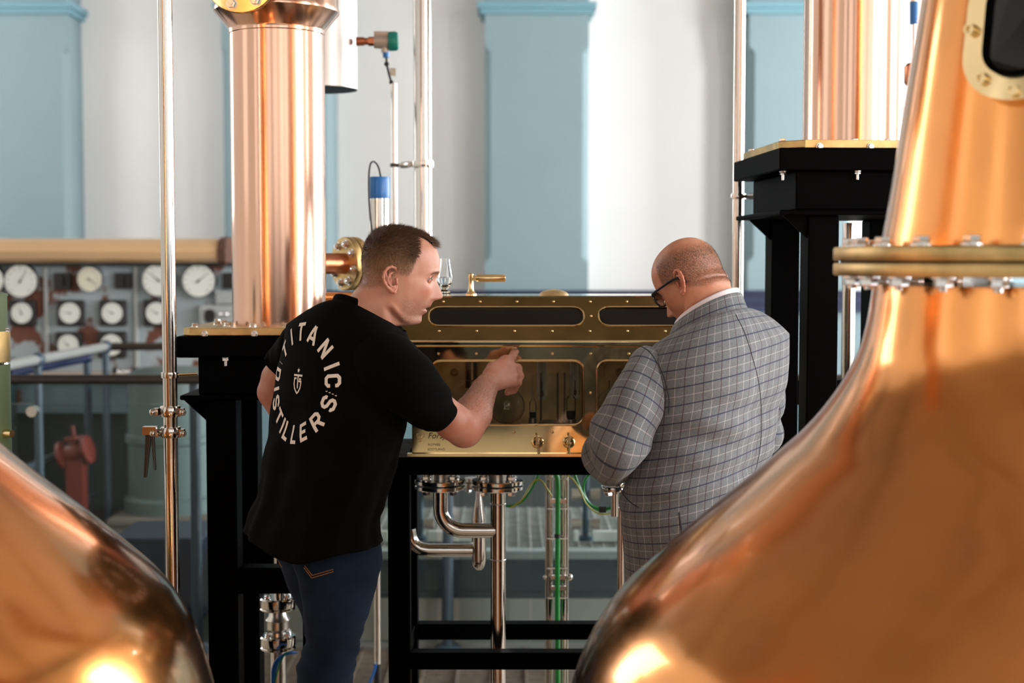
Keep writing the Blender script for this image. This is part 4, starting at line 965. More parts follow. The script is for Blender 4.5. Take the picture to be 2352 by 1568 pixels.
# blue instrument seen between right column and still
t = thing('blue_actuator', 'small blue actuator on a copper fitting between right column and still', 'actuator', tuple(at(2088, 60, 4.6)))
b = MB(); b.cyl(at(2100, 55, 4.6), at(2100, 5, 4.6), 10*m_px(4.6)); b.build('body', M['blue_pl'], t)
b = MB(); b.cyl(at(2100, 190, 4.6), at(2100, 55, 4.6), 5*m_px(4.6)); b.cyl(at(2100, 5, 4.6), at(2100, -8, 4.6), 12*m_px(4.6)); b.build('stem', M['steel'], t)
b = MB(); b.lathe([(14*m_px(4.6), 0), (18*m_px(4.6), .01), (18*m_px(4.6), .06), (12*m_px(4.6), .07)], at(2095, 196, 4.6), n=20); b.build('fitting', M['copper_dark'], t)
# ------------------------------------------------------------------ organic modelling helpers
def sdf_mesh(prims, h, k, pad=.012):
    """smooth union of round cones (a, b, ra, rb) -> vertices, quads (naive surface nets)"""
    P = [(np.array(a, float), np.array(b, float), ra, rb) for a, b, ra, rb in prims]
    lo = np.min([np.minimum(a-ra, b-rb) for a, b, ra, rb in P], 0)-pad
    hi = np.max([np.maximum(a+ra, b+rb) for a, b, ra, rb in P], 0)+pad
    n = np.ceil((hi-lo)/h).astype(int)+1
    ax = [lo[i]+h*np.arange(n[i]) for i in range(3)]
    G = np.stack(np.meshgrid(*ax, indexing='ij'), -1); F = None
    for a, b, ra, rb in P:
        ba = b-a; l2 = max(1e-12, float(ba @ ba)); t = np.clip(((G-a) @ ba)/l2, 0, 1)
        d = np.linalg.norm(G-a-t[..., None]*ba, axis=-1)-(ra+(rb-ra)*t)
        if F is None: F = d
        else:
            hh = np.clip(.5+.5*(d-F)/k, 0, 1); F = d*(1-hh)+F*hh-k*hh*(1-hh)
    s = F < 0; shp = tuple(x-1 for x in F.shape)
    acc = np.zeros(shp+(3,)); cnt = np.zeros(shp)
    for c0 in np.ndindex(2, 2, 2):
        for axn in range(3):
            if c0[axn]: continue
            c1 = list(c0); c1[axn] = 1; c1 = tuple(c1)
            s0 = tuple(slice(c, c+m) for c, m in zip(c0, shp)); s1 = tuple(slice(c, c+m) for c, m in zip(c1, shp))
            f0, f1 = F[s0], F[s1]; m = (f0 < 0) != (f1 < 0)
            t = np.where(m, f0/np.where(m, f0-f1, 1), 0)
            p = np.zeros(shp+(3,)); 
            for i in range(3): p[..., i] = c0[i]
            p[..., axn] += t; acc += p*m[..., None]; cnt += m
    act = cnt > 0; idx = -np.ones(shp, int); idx[act] = np.arange(act.sum())
    ijk = np.argwhere(act); vs = lo+h*(ijk+acc[act]/cnt[act][:, None]); fs = []
    for axn in range(3):
        o1, o2 = [(1, 2), (2, 0), (0, 1)][axn]
        sl0 = [slice(1, -1)]*3; sl0[axn] = slice(0, -1); sl1 = list(sl0); sl1[axn] = slice(1, None)
        a, b = s[tuple(sl0)], s[tuple(sl1)]; off = np.ones(3, int); off[axn] = 0
        for flip in (False, True):
            e = np.argwhere((a & ~b) if not flip else (~a & b))+off
            if not len(e): continue
            d1 = np.zeros(3, int); d1[o1] = 1; d2 = np.zeros(3, int); d2[o2] = 1
            q = [idx[tuple((e-d1-d2).T)], idx[tuple((e-d2).T)], idx[tuple(e.T)], idx[tuple((e-d1).T)]]
            if flip: q = q[::-1]
            q = np.stack(q, 1); fs.append(q[(q >= 0).all(1)])
    fs = np.concatenate(fs)
    for _ in range(2):      # light smoothing
        e = np.concatenate([fs[:, [0, 1]], fs[:, [1, 2]], fs[:, [2, 3]], fs[:, [3, 0]]]); ac = np.zeros_like(vs); cn = np.zeros(len(vs))
        np.add.at(ac, e[:, 0], vs[e[:, 1]]); np.add.at(cn, e[:, 0], 1); vs = vs*.4+.6*ac/np.maximum(cn, 1)[:, None]
    return vs, fs
def np_mesh(name, vs, fs, mats, parent=None, attrs=None, uv=None, ang=180, colors=None, matidx=None):
    me = bpy.data.meshes.new(name); org = np.array(wloc(parent)) if parent else np.zeros(3)
    me.from_pydata((np.asarray(vs)-org).tolist(), [], [tuple(int(i) for i in f) for f in fs])
    for m in (mats if isinstance(mats, (list, tuple)) else [mats]): me.materials.append(m)
    if uv is not None:
        L = me.uv_layers.new(name='UVMap'); vi = np.empty(len(me.loops), int); me.loops.foreach_get('vertex_index', vi)
        L.data.foreach_set('uv', np.asarray(uv, np.float32)[vi].ravel())
    if colors is not None:
        a = me.color_attributes.new('tint', 'FLOAT_COLOR', 'POINT'); c = np.ones((len(vs), 4), np.float32); c[:, :3] = colors
        a.data.foreach_set('color', c.ravel())
    if matidx is not None: me.polygons.foreach_set('material_index', np.asarray(matidx, np.int32))
    me.shade_smooth()
    if ang < 180: me.set_sharp_from_angle(angle=math.radians(ang))
    me.update(); o = bpy.data.objects.new(name, me); COL.objects.link(o); o.parent = parent; return o
def grid_faces(nr, nc, closed=True, base=0):
    i, j = np.meshgrid(np.arange(nr-1), np.arange(nc if closed else nc-1), indexing='ij'); k = (j+1) % nc
    return (base+np.stack([i*nc+j, i*nc+k, (i+1)*nc+k, (i+1)*nc+j], -1)).reshape(-1, 4)
def loft_np(name, rings, mat_, parent, ang=180, cap=False):
    """rings: (nr, nc+1, 3) with the seam doubled; UV in metres"""
    R = np.asarray(rings); nr, nc, _ = R.shape
    du = np.linalg.norm(np.diff(R, axis=1), axis=2).mean(0); u = np.concatenate([[0], np.cumsum(du)])
    dv = np.linalg.norm(np.diff(R, axis=0), axis=2).mean(1); v = np.concatenate([[0], np.cumsum(dv)])
    U = np.repeat(u[None], nr, 0); Vv = np.repeat(v[:, None], nc, 1)
    fs = grid_faces(nr, nc, False)
    return np_mesh(name, R.reshape(-1, 3), fs, mat_, parent, uv=np.stack([U, Vv], -1).reshape(-1, 2), ang=ang)
def attr_mat(name, build):
    m = bpy.data.materials.new(name); m.use_nodes = True; nt = m.node_tree; build(nt, nt.nodes['Principled BSDF']); return m
def skin_mat(name, skin, lip, hair, red):
    def bd(nt, b):
        N, L = nt.nodes.new, nt.links.new
        at_ = N('ShaderNodeAttribute'); at_.attribute_name = 'tint'; sp_ = N('ShaderNodeSeparateColor'); L(at_.outputs['Color'], sp_.inputs[0])
        tc = N('ShaderNodeTexCoord'); no = N('ShaderNodeTexNoise'); no.inputs['Scale'].default_value = 45; no.inputs['Detail'].default_value = 6; L(tc.outputs['Object'], no.inputs['Vector'])
        n2 = N('ShaderNodeTexNoise'); n2.inputs['Scale'].default_value = 420; n2.inputs['Detail'].default_value = 2; L(tc.outputs['Object'], n2.inputs['Vector'])
        def mix(f, a, c):
            q = N('ShaderNodeMix'); q.data_type = 'RGBA'
            for s, val in ((0, f), (6, a), (7, c)):
                if hasattr(val, 'is_linked') or hasattr(val, 'links'): L(val, q.inputs[s])
                elif isinstance(val, tuple): q.inputs[s].default_value = (*val, 1)
                else: q.inputs[s].default_value = val
            return q.outputs[2]
        mr = N('ShaderNodeMapRange'); mr.inputs['From Min'].default_value = .35; mr.inputs['From Max'].default_value = .7; mr.inputs['To Max'].default_value = .5; L(no.outputs['Fac'], mr.inputs[0])
        c = mix(mr.outputs[0], lin(skin), lin(red))
        c = mix(sp_.outputs[2], c, lin(red)); c = mix(sp_.outputs[0], c, lin(lip))
        ma = N('ShaderNodeMath'); ma.operation = 'MULTIPLY'; m2 = N('ShaderNodeMapRange'); m2.inputs['From Min'].default_value = .35; m2.inputs['From Max'].default_value = .62; m2.inputs['To Min'].default_value = .35; m2.inputs['To Max'].default_value = 1.1
        L(n2.outputs['Fac'], m2.inputs[0]); L(sp_.outputs[1], ma.inputs[0]); L(m2.outputs[0], ma.inputs[1]); ma.use_clamp = True
        c = mix(ma.outputs[0], c, lin(hair)); L(c, b.inputs['Base Color'])
        b.inputs['Roughness'].default_value = .48; b.inputs['Subsurface Weight'].default_value = .0; b.inputs['Subsurface Radius'].default_value = (.01, .004, .002); b.inputs['Subsurface Scale'].default_value = .6
        bp = N('ShaderNodeBump'); bp.inputs['Strength'].default_value = .12; bp.inputs['Distance'].default_value = .002; L(n2.outputs['Fac'], bp.inputs['Height']); L(bp.outputs[0], b.inputs['Normal'])
    return attr_mat(name, bd)
def hair_mat(name, c0, c1):
    def bd(nt, b):
        N, L = nt.nodes.new, nt.links.new
        at_ = N('ShaderNodeAttribute'); at_.attribute_name = 'tint'; q = N('ShaderNodeMix'); q.data_type = 'RGBA'
        sp_ = N('ShaderNodeSeparateColor'); L(at_.outputs['Color'], sp_.inputs[0]); L(sp_.outputs[0], q.inputs[0])
        q.inputs[6].default_value = (*lin(c0), 1); q.inputs[7].default_value = (*lin(c1), 1); L(q.outputs[2], b.inputs['Base Color']); b.inputs['Roughness'].default_value = .5; b.inputs['Specular IOR Level'].default_value = .3
    return attr_mat(name, bd)
M['skin1'] = skin_mat('fair_skin', '#c28f79', '#9c544c', '#5a4032', '#b46a54')
M['skin2'] = skin_mat('ruddy_skin', '#c98f72', '#9a5048', '#46301f', '#bb6b50')
M['brow'] = mat('brow_hair', '#4a3526', rough=.7)
M['hair1'] = hair_mat('brown_hair', '#a07b58', '#4a3222')
M['hair2'] = hair_mat('stubble_hair', '#7d6046', '#3a2a20')

# ------------------------------------------------------------------ heads (image-measured profile, unit: about a millimetre)
Yt_ = [524, 527, 532, 540, 548, 560, 571, 585, 600, 616, 624, 632, 639, 650, 660, 668, 675, 682, 687, 690, 694, 700, 704, 706, 708, 710, 713, 716, 719, 722, 725, 731, 737, 741, 744, 746, 748, 752, 760, 780, 810, 840]
Ff = pchip(Yt_, [914, 930, 950, 971, 983, 995, 1001, 1006, 1008.5, 1009, 1008.5, 1005, 1001.5, 1003.5, 1008, 1011.5, 1014.5, 1015.7, 1011, 998, 993, 989.5, 987.5, 984, 977, 976, 979.5, 980, 977, 971, 968, 967.5, 967, 964.5, 960, 950, 925, 906, 901, 893, 880, 865])
Gf = pchip([524, 527, 532, 540, 548, 560, 571, 585, 600, 616, 626, 639, 655, 675, 690, 704, 716, 725, 737, 741, 744, 746, 748, 752, 760, 780, 810, 840], [914, 930, 950, 971, 983, 995, 1001, 1005, 1006, 1004, 1001, 994, 992, 990, 986, 980, 972, 966, 965, 962, 957, 948, 924, 906, 901, 893, 880, 865])
Bf = pchip([524, 527, 532, 540, 548, 560, 571, 585, 600, 616, 628, 640, 652, 665, 690, 720, 760, 800, 840], [900, 884, 871, 861, 854, 846, 841, 837.5, 836, 836, 836.5, 834, 829, 818, 797, 775, 752, 738, 735])
Wf = pchip([524, 527, 532, 540, 548, 560, 575, 600, 620, 640, 660, 680, 700, 720, 737, 748, 760, 780, 810, 840], [7, 26, 41, 54, 62, 69, 75, 78, 77.5, 75, 72, 69, 66, 62, 58, 56, 58, 62, 72, 80])
Xm = pchip([524, 560, 620, 660, 700, 740, 780, 840], [906, 900, 900, 895, 880, 855, 820, 800])
Nf = pchip([524, 560, 600, 640, 680, 720, 745, 760, 840], [2.0, 2.15, 2.3, 2.3, 2.05, 1.75, 1.7, 2.0, 2.0])
def head_grid(nr=170, nc=144, wide=1.0, neck=1.0, lean=0.0):
    u = np.linspace(0, 1, nr); ys = 524+316*(u**1.0); ys = np.concatenate([[524.0, 524.6, 525.4], ys[2:]]); nr = len(ys)
    t = np.linspace(0, 2*np.pi, nc, endpoint=False); Y, T = np.meshgrid(ys, t, indexing='ij')
    F, G, B, Wd, xm, nf = [f(Y) for f in (Ff, Gf, Bf, Wf, Xm, Nf)]
    c, s = np.cos(T), np.sin(T); ex = np.where(c > 0, 2/nf, 2/2.1)
    k = smooth(735, 790, Y)*(neck-1)+1
    Wd = Wd*wide*k; B = np.where(Y > 640, xm+(B-xm)*(1+(neck-1)*smooth(650, 720, Y)), B)
    px = xm+np.where(c > 0, G-xm, xm-B)*np.sign(c)*np.abs(c)**ex
    lat = Wd*np.sign(s)*np.abs(s)**ex
    front = smooth(0, .5, c)
    wn = np.interp(Y, [610, 630, 645, 665, 680, 688, 692, 700, 708, 716, 724, 745], [30, 16, 9, 9.5, 11, 13, 15, 17, 20, 18, 18, 22])
    px = px+(F-G)*np.exp(-(np.abs(lat)/wn)**2.4)*front
    al = np.abs(lat)
    def g(y0, l0, sy, sl): return np.exp(-((Y-y0)/sy)**2-((al-l0)/sl)**2)*front
    px = px-9.0*g(643, 32, 9, 15)+3.2*g(624, 30, 6, 17)+3.2*g(664, 46, 13, 15)-3.0*g(697, 44, 16, 14)+4.5*g(684, 12.5, 6, 5)-1.2*g(680, 21, 10, 4)
    px = px-2.2*g(600, 60, 22, 14)
    lipm = np.clip(g(703, 0, 2.6, 21)+g(715.5, 0, 4, 19), 0, 1)*(np.abs(Y-708.5) > 1.5)
    # jaw line: neck set back below it
    jaw = np.interp(px, [870, 893, 905, 920, 940, 960, 975], [690, 702, 716, 730, 739, 744, 746]); d = Y-jaw
    lat = lat*(1-.20*smooth(0, 14, d)*smooth(872, 902, px)*(1-smooth(745, 775, Y)))
    lat = lat*(1+.035*np.exp(-((d+5)/7)**2)*smooth(880, 905, px)*(Y < 746))
    # temples / behind the ear
    lat = lat*(1-.05*np.exp(-((Y-622)/22)**2-((px-955)/22)**2))
    # neck muscle
    sc = np.interp(Y, [680, 790], [872, 905]); lat = lat*(1+.05*np.exp(-((px-sc)/12)**2)*smooth(690, 730, Y))
    if lean:
        wl = np.maximum(smooth(735, 752, Y), smooth(925, 860, px) if False else 1-smooth(860, 925, px))
        d_ = np.maximum(0, Y-645); px = px+lean*wl*(d_**2/(d_+25))
        nape = 1-smooth(840, 890, px-lean*d_)
        px = px-2.5*np.exp(-((Y-668)/10)**2)*nape+2.5*np.exp(-((Y-655)/4)**2)*nape
    lp = (px-893)/.985; z = 640-Y
    return dict(Y=Y, px=px, lat=lat, loc=np.stack([lp, lat, z], -1), lip=lipm, front=front, T=T)
def ear_mesh(sgn, W0=74, flare=1.0):
    """in head-local mm; sgn -1 = right ear"""
    def e(px, py, w): return ((px-906)/.985, sgn*(W0+w), 640-py)
    rim = [(918, 624, 3), (913, 615, 6), (905, 612, 9), (896, 615, 12*flare), (889, 624, 15*flare), (886.5, 636, 16*flare), (889, 648, 14*flare), (896, 658, 10*flare), (904, 666, 7), (911, 669, 5), (915, 663, 2)]
    P = []
    rr = [2.6, 3.1, 3.3, 3.4, 3.3, 3.2, 3.2, 3.6, 4.6, 4.4, 3.0]
    for i in range(len(rim)-1): P.append((e(*rim[i]), e(*rim[i+1]), rr[i], rr[i+1]))
    ah = [(909, 624, 5), (901, 629, 8*flare), (897, 638, 10*flare), (898, 648, 9*flare), (904, 656, 6), (911, 658, 4)]
    for i in range(len(ah)-1): P.append((e(*ah[i]), e(*ah[i+1]), 2.6, 2.6))
    P += [(e(916, 640, 3), e(917, 650, 3), 3.4, 3.0), (e(893, 626, 10*flare), e(893, 648, 9*flare), 2.2, 2.2), (e(900, 645, 1), e(912, 640, -3), 3, 4), (e(902, 620, 4), e(903, 655, 3), 2.4, 2.4), (e(896, 632, 4), e(897, 650, 4), 2.6, 2.6), (e(908, 662, 3), e(912, 655, 0), 3.5, 4), (e(917, 628, 0), e(917, 660, -2), 3.0, 3.0)]
    return sdf_mesh(P, 1.0, 2.2, 4)
def hair_field(gd, style):
    Y, px, al = gd['Y'], gd['px'], np.abs(gd['lat'])
    if style == 'short':
        # front limit of the hair: forelock in the middle, receding temples, sideburn
        lim_c = np.interp(Y, [520, 552, 566, 572, 576], [1020, 1005, 1000, 985, 930])
        lim_s = np.interp(Y, [520, 535, 550, 580, 596, 616, 630, 640, 644], [972, 964, 957, 958, 952, 944, 937, 930, 905])
        wmid = smooth(30, 44, al); lim = lim_c*(1-wmid)+lim_s*wmid
        lim = np.where(Y > 576, lim_s, lim)
        m = smooth(0, 7, lim-px)
        nape = np.interp(px, [820, 850, 880, 895, 905, 925, 940], [668, 668, 660, 648, 632, 640, 640]); m = m*smooth(0, 16, nape-Y)
        th = np.interp(Y, [520, 545, 570, 600, 630, 660], [7.5, 7.5, 6, 3.6, 2.0, 1.2])
        dark = np.clip(np.interp(Y, [520, 555, 585, 615, 660], [1, .95, .62, .25, .05])+.35*smooth(915, 945, px)*(1-smooth(590, 620, Y)), 0, 1)
        return m, th, dark
    m = smooth(0, 14, np.interp(px, [820, 850, 880, 900, 925, 960, 1000], [680, 680, 668, 655, 640, 628, 600])-Y)
    m = m*smooth(0, 12, 958-px)
    bald = smooth(548, 590, Y+.35*(905-px)*0)          # bare crown
    bald = np.maximum(bald*.0, smooth(540, 585, Y+.0*px)); m = m*bald
    th = np.full_like(Y, 1.0); dark = np.interp(Y, [540, 580, 640, 680], [.8, .9, .75, .45]); return m, th, dark
def make_head(person, name_skin, skin, hairm, O, Rm, scale, style, ear_flare=1.0, wide=1.0, neck=1.0, extra=None, nstr=9000, lean=0.0, gaze=0.0):
    """O: world origin of the head frame; Rm: 3x3 local -> world rotation"""
    gd = head_grid(wide=wide, neck=neck, lean=lean); Rn = np.array(Rm); On = np.array(O)
    def tw(p): return On+(np.asarray(p)*scale*1e-3) @ Rn.T
    m, th, dark = hair_field(gd, style)
    loc = gd['loc']; nr, nc = gd['Y'].shape
    V0 = loc.reshape(-1, 3); F0 = grid_faces(nr, nc).tolist(); F0.append(list(range(nc))[::-1])
    col = np.zeros((len(V0), 3)); col[:, 0] = gd['lip'].ravel()
    Y, px, al = gd['Y'], gd['px'], np.abs(gd['lat'])
    beard = smooth(672, 705, Y)*(1-smooth(742, 756, Y))*smooth(905, 925, px)*(.46 if style == 'short' else .2)
    brow = np.exp(-((Y-(627-(al-30)*.06+np.abs(al-30)**2*.006))/3.2)**2-((al-31)/14)**4)*(px > 960)
    col[:, 1] = np.maximum(np.maximum(beard, .85*brow), m*(.30+.5*dark if style == 'short' else .95*np.clip(dark, .2, 1))).ravel()
    col[:, 2] = (.35*np.exp(-((Y-668)/22)**2-((al-44)/26)**2)*(px > 940)+.5*np.exp(-((Y-680)/8)**2)*np.exp(-(al/13)**2)*(px > 985)+.25*smooth(690, 740, Y)*(px < 900)).ravel()
    vs = [tw(V0)]; fs = [F0]; cols = [col]; n = len(V0)
    for sg in (-1, 1):
        ev, ef = ear_mesh(sg, 73*wide, ear_flare); vs.append(tw(ev)); fs.append((ef+n).tolist()); c = np.zeros((len(ev), 3)); c[:, 2] = .45; cols.append(c); n += len(ev)
        # eyelids
        ec = np.array([84.0, sg*31, 0.5]); rows = []
        for a in np.linspace(-1.2, 1.2, 19):
            rows.append([ec+13.2*np.array([np.cos(a)*np.cos(b_), np.sin(a), np.cos(a)*np.sin(b_)]) for b_ in np.concatenate([np.linspace(-1.3, -.26-.0*a, 8), np.linspace(.34*np.sqrt(max(0, 1-(a/1.15)**2))-.26*(1-np.sqrt(max(0, 1-(a/1.15)**2))), 1.4, 9)])])
        rows = np.array(rows); nl = rows.shape[1]
        f = grid_faces(19, nl, False, n); f = np.array([q for q in f if ((q[0]-n) % nl) != 7]); vs.append(tw(rows.reshape(-1, 3))); fs.append(f.tolist()); c = np.zeros((19*nl, 3)); c[:, 2] = .25; cols.append(c); n += 19*nl
    lash = MB(); brow = MB()
    for sg in (-1, 1):
        ec = np.array([84.0, sg*31, 0.5]); P = []
        for a in np.linspace(-1.1, 1.1, 15):
            bb_ = .34*np.sqrt(max(0, 1-(a/1.15)**2))-.26*(1-np.sqrt(max(0, 1-(a/1.15)**2)))
            P.append(V(tw(ec+13.9*np.array([np.cos(a)*np.cos(bb_), np.sin(a), np.cos(a)*np.sin(bb_)]))))
        lash.tube(P, .0008*scale, 6)
        for q in range(130):
            t_ = rng.random(); l_ = 13+34*t_; zz_ = 14.5-5*(t_-.55)**2*2+rng.normal(0, 1.3)*(1-.5*t_)
            row = int(np.argmin(np.abs(gd['Y'][:, 0]-(640-zz_)))); rl = gd['lat'][row]*sg; fr_ = np.where(gd['loc'][row, :, 0] > 30, np.abs(rl-l_), 1e9); j_ = int(np.argmin(fr_))
            o_ = gd['loc'][row, j_].copy(); o_[0] += .5; d_ = np.array([-.15-.5*t_, sg*.8, .35-.7*t_]); d_ = d_/np.linalg.norm(d_); s_ = np.array([0, 0, 1.0])
            w9 = .45; brow.add([V(tw(o_-s_*w9)), V(tw(o_+s_*w9)), V(tw(o_+d_*7+np.array([1.0, 0, 0])))], [(0, 1, 2)])
    lash.build('eyelashes', M['ink'], person); brow.build('eyebrows', M['brow'], person, fix=False)
    for ev, ef, ec_ in (extra or []):
        vs.append(np.asarray(ev)); fs.append((np.asarray(ef)+n).tolist()); cols.append(np.asarray(ec_)); n += len(ev)
    body = np_mesh('body', np.concatenate(vs), [q for f in fs for q in f], skin, person, colors=np.concatenate(cols))
    for sg in (-1, 1):
        ec = tw([84.0, sg*31, .5]); d = Rn @ np.array([1, gaze, -.08]); d = d/np.linalg.norm(d)
        b = MB(); b.ball(V(ec), 12.4e-3*scale, 20, 14); e = b.build('eye', M['eye_w'], person)
        b = MB(); b.lathe([(5.6e-3*scale, 0), (5.0e-3*scale, 1.2e-3), (1e-4, 1.9e-3)], V(ec)+V(d)*11.2e-3*scale, V(d), 20); b.build('iris', M['iris'], e)
        b = MB(); b.lathe([(2.4e-3*scale, 0), (1e-4, .4e-3)], V(ec)+V(d)*13.0e-3*scale, V(d), 14); b.build('pupil', M['ink'], e)
    # hair: thin cap plus strands
    P = loc.reshape(-1, 3); gu = np.gradient(loc, axis=0).reshape(-1, 3); gv = np.gradient(loc, axis=1).reshape(-1, 3)
    gv = (np.roll(loc, -1, 1)-np.roll(loc, 1, 1)).reshape(-1, 3)
    nrm = np.cross(gv, gu); nrm /= np.maximum(1e-9, np.linalg.norm(nrm, axis=1))[:, None]
    cen = np.array([5.0, 0, 40]); flip = np.sign(((P-cen)*nrm).sum(1)); nrm = nrm*np.where(flip == 0, 1, flip)[:, None]
    mm, tt, dd = m.ravel(), th.ravel(), dark.ravel()
    jit = rng.normal(0, .35, len(P))*np.clip(tt/5, 0, 1)
    C = P+nrm*(mm*tt*.62+jit*mm)[:, None]-nrm*(.6*(1-mm))[:, None]
    hv, hf, hc = [], [], []
    if style == 'short':
        edge = np.clip(mm*tt+rng.normal(0, .5, len(P)), 0, 9); F1 = grid_faces(nr, nc); keep = (edge[F1] > 2.3).all(1) & (mm[F1] > .3).all(1); F1 = F1[keep]
        used = np.unique(F1); mp = -np.ones(len(P), int); mp[used] = np.arange(len(used))
        hv.append(C[used]); hf.append(mp[F1]); hc.append(np.stack([dd[used]]*3, 1)); top = [i for i in range(nc)]
        base = len(used)
    else: base = 0
    wgt = mm*np.where(dd > -1, 1, 0)*np.linalg.norm(np.cross(gu, gv), axis=1); ids = rng.choice(len(P), nstr, p=wgt/wgt.sum())
    comb = np.array([-.35, 0, -.75]) if style == 'short' else np.array([-.2, 0, -.9])
    sv, sf = [], []
    for q, i in enumerate(ids):
        o = (C if style == 'short' else P)[i]+rng.normal(0, 1.0 if style == 'short' else .7, 3); nn = nrm[i]; cmb = comb.copy()
        if style == 'short': w9 = float(smooth(25, 85, P[i][2])); cmb = comb*(1-w9)+np.array([.9, 0, .05])*w9
        tg = cmb-nn*(cmb @ nn); tg = tg/max(1e-6, np.linalg.norm(tg)); ln = tt[i]*(1.5 if style == 'short' else 1.6)*(.6+.8*rng.random())
        if style == 'short' and P[i][2] > 66 and P[i][0] > 92: ln *= 1.5
        d = (nn*.45+tg*.85+rng.normal(0, .22, 3)) if style == 'short' else (nn*.8+tg*.6+rng.normal(0, .2, 3)); d /= np.linalg.norm(d)
        sd_ = np.cross(d, nn+rng.normal(0, .3, 3)); sd_ /= max(1e-6, np.linalg.norm(sd_)); w_ = .42 if style == 'short' else .3
        sv += [o-sd_*w_, o+sd_*w_, o+d*ln]; b0 = base+3*q; sf.append((b0, b0+1, b0+2)); cc = np.clip(dd[i]+rng.normal(0, .18), 0, 1); hc.append(np.full((3, 3), cc))
    hv.append(np.array(sv)); allf = ([tuple(f) for f in hf[0]] if hf else [])+sf
    np_mesh('hair', tw(np.concatenate(hv)), allf, hairm, person, colors=np.concatenate(hc))
    return gd, tw
def rotz(v, a): return Matrix.Rotation(a, 3, 'Z') @ V(v)

# ================================================================== person in the black T-shirt
YH = 3.22
pm = thing('person', 'person in a black printed T-shirt and jeans leaning in and pointing at the safe', 'person', (at(770, 1300, 3.25).x, 3.25, 0))
yaw = math.radians(10); fw = V((math.cos(yaw), math.sin(yaw), 0)); lf = V((-math.sin(yaw), math.cos(yaw), 0))
RmH = np.array([[fw.x, lf.x, 0], [fw.y, lf.y, 0], [0, 0, 1]])
OH = at(893, 640, YH)
kH = m_px(YH)*1000
# right arm and fist
def A(px, py, Y): return tuple(at(px, py, Y))
Wr = A(1118, 884, 3.47)
arm = [(A(950, 888, 3.14), A(1040, 968, 3.2), .038, .041), (A(1040, 968, 3.2), A(1066, 986, 3.23), .042, .041),
       (A(1066, 984, 3.235), A(1086, 950, 3.31), .043, .045), (A(1086, 950, 3.31), A(1112, 895, 3.44), .044, .031), (A(1112, 895, 3.44), Wr, .031, .029)]
K = [A(1163, 828, 3.56), A(1173, 845, 3.56), A(1178, 862, 3.555), A(1176, 877, 3.545)]    # knuckles index..little
hand = []
for i, kx in enumerate(K): hand.append((Wr, kx, .021, .0135 if i < 3 else .012))
hand.append((A(1128, 862, 3.50), A(1150, 862, 3.54), .022, .02))
def off(p, dx, dy, dz): return (p[0]+dx, p[1]+dy, p[2]+dz)
fing = []
tipI = (A(1186, 818, 3.745)[0], YF-.012, A(1186, 818, 3.745)[2])
m1 = off(K[0], .014, .048, .004)
fing += [(K[0], m1, .0125, .0108), (m1, off(m1, .004, .045, .006), .0106, .0095), (off(m1, .004, .045, .006), (tipI[0], YF-.010, m1[2]+.006), .0093, .0075)]
for i in (1, 2, 3):
    s_ = (1, .97, .86)[i-1]; k0 = K[i]; a_ = off(k0, .016*s_, .036*s_, -.004); b_ = off(a_, -.012*s_, .018*s_, -.022*s_); c_ = off(b_, -.018*s_, -.012*s_, -.008*s_)
    r_ = .0125*s_; fing += [(k0, a_, r_*1.05, r_*.98), (a_, b_, r_*.98, r_*.9), (b_, c_, r_*.9, r_*.75)]
th0 = A(1132, 846, 3.52); th1 = off(th0, .028, .038, .014); th2 = off(th1, .018, .03, -.012)
fing += [(Wr, th0, .018, .016), (th0, th1, .0155, .013), (th1, th2, .0128, .0095)]
av, af = sdf_mesh(arm+hand+fing, .0026, .007)
ac = np.zeros((len(av), 3)); ac[:, 2] = .3; kn = np.array(K)
ac[:, 2] += .35*np.exp(-(np.min(np.linalg.norm(av[:, None]-kn[None], axis=2), 1)/.014)**2)
wr_ = np.array(Wr); el_ = np.array(A(1066, 984, 3.235)); tt_ = ((av-el_) @ (wr_-el_))/np.sum((wr_-el_)**2)
ac[:, 1] = .30*np.exp(-((tt_-.55)/.45)**2)
# left arm, a sliver of elbow shows
la = [(A(705, 800, 3.44), A(640, 868, 3.5), .046, .042), (A(640, 868, 3.5), A(628, 900, 3.5), .041, .038), (A(628, 900, 3.5), A(700, 1030, 3.5), .039, .030), (A(700, 1030, 3.5), A(735, 1075, 3.5), .03, .034), (A(735, 1075, 3.5), A(760, 1110, 3.52), .03, .02)]
lv, lff = sdf_mesh(la, .004, .008); lc = np.zeros((len(lv), 3)); lc[:, 2] = .2; lc[:, 1] = .1
gd1, tw1 = make_head(pm, 'body', M['skin1'], M['hair1'], OH, RmH, kH, 'short', extra=[(av, af, ac), (lv, lff, lc)], nstr=26000, gaze=-.32)
# forearm hair, fine dark strands
tri, tf = [], []
cand = np.where((tt_ > .05) & (tt_ < .95) & (np.abs(np.linalg.norm(np.cross(av-el_, (wr_-el_)/np.linalg.norm(wr_-el_)), axis=1)) < .06))[0]
for q, i in enumerate(rng.choice(cand, 1500)):
    o = av[i]; ax_ = (wr_-el_)/np.linalg.norm(wr_-el_); c_ = el_+ax_*((o-el_) @ ax_); nn = o-c_; nn /= max(1e-6, np.linalg.norm(nn))
    d = ax_*.7+nn*.45+rng.normal(0, .35, 3); d /= np.linalg.norm(d); s_ = np.cross(d, nn); s_ /= max(1e-6, np.linalg.norm(s_))
    tri += [o-s_*.00018, o+s_*.00018, o+d*(.006+.006*rng.random())]; tf.append((3*q, 3*q+1, 3*q+2))
np_mesh('forearm_hair', np.array(tri), tf, M['hair1'], pm, colors=np.full((len(tri), 3), .8))

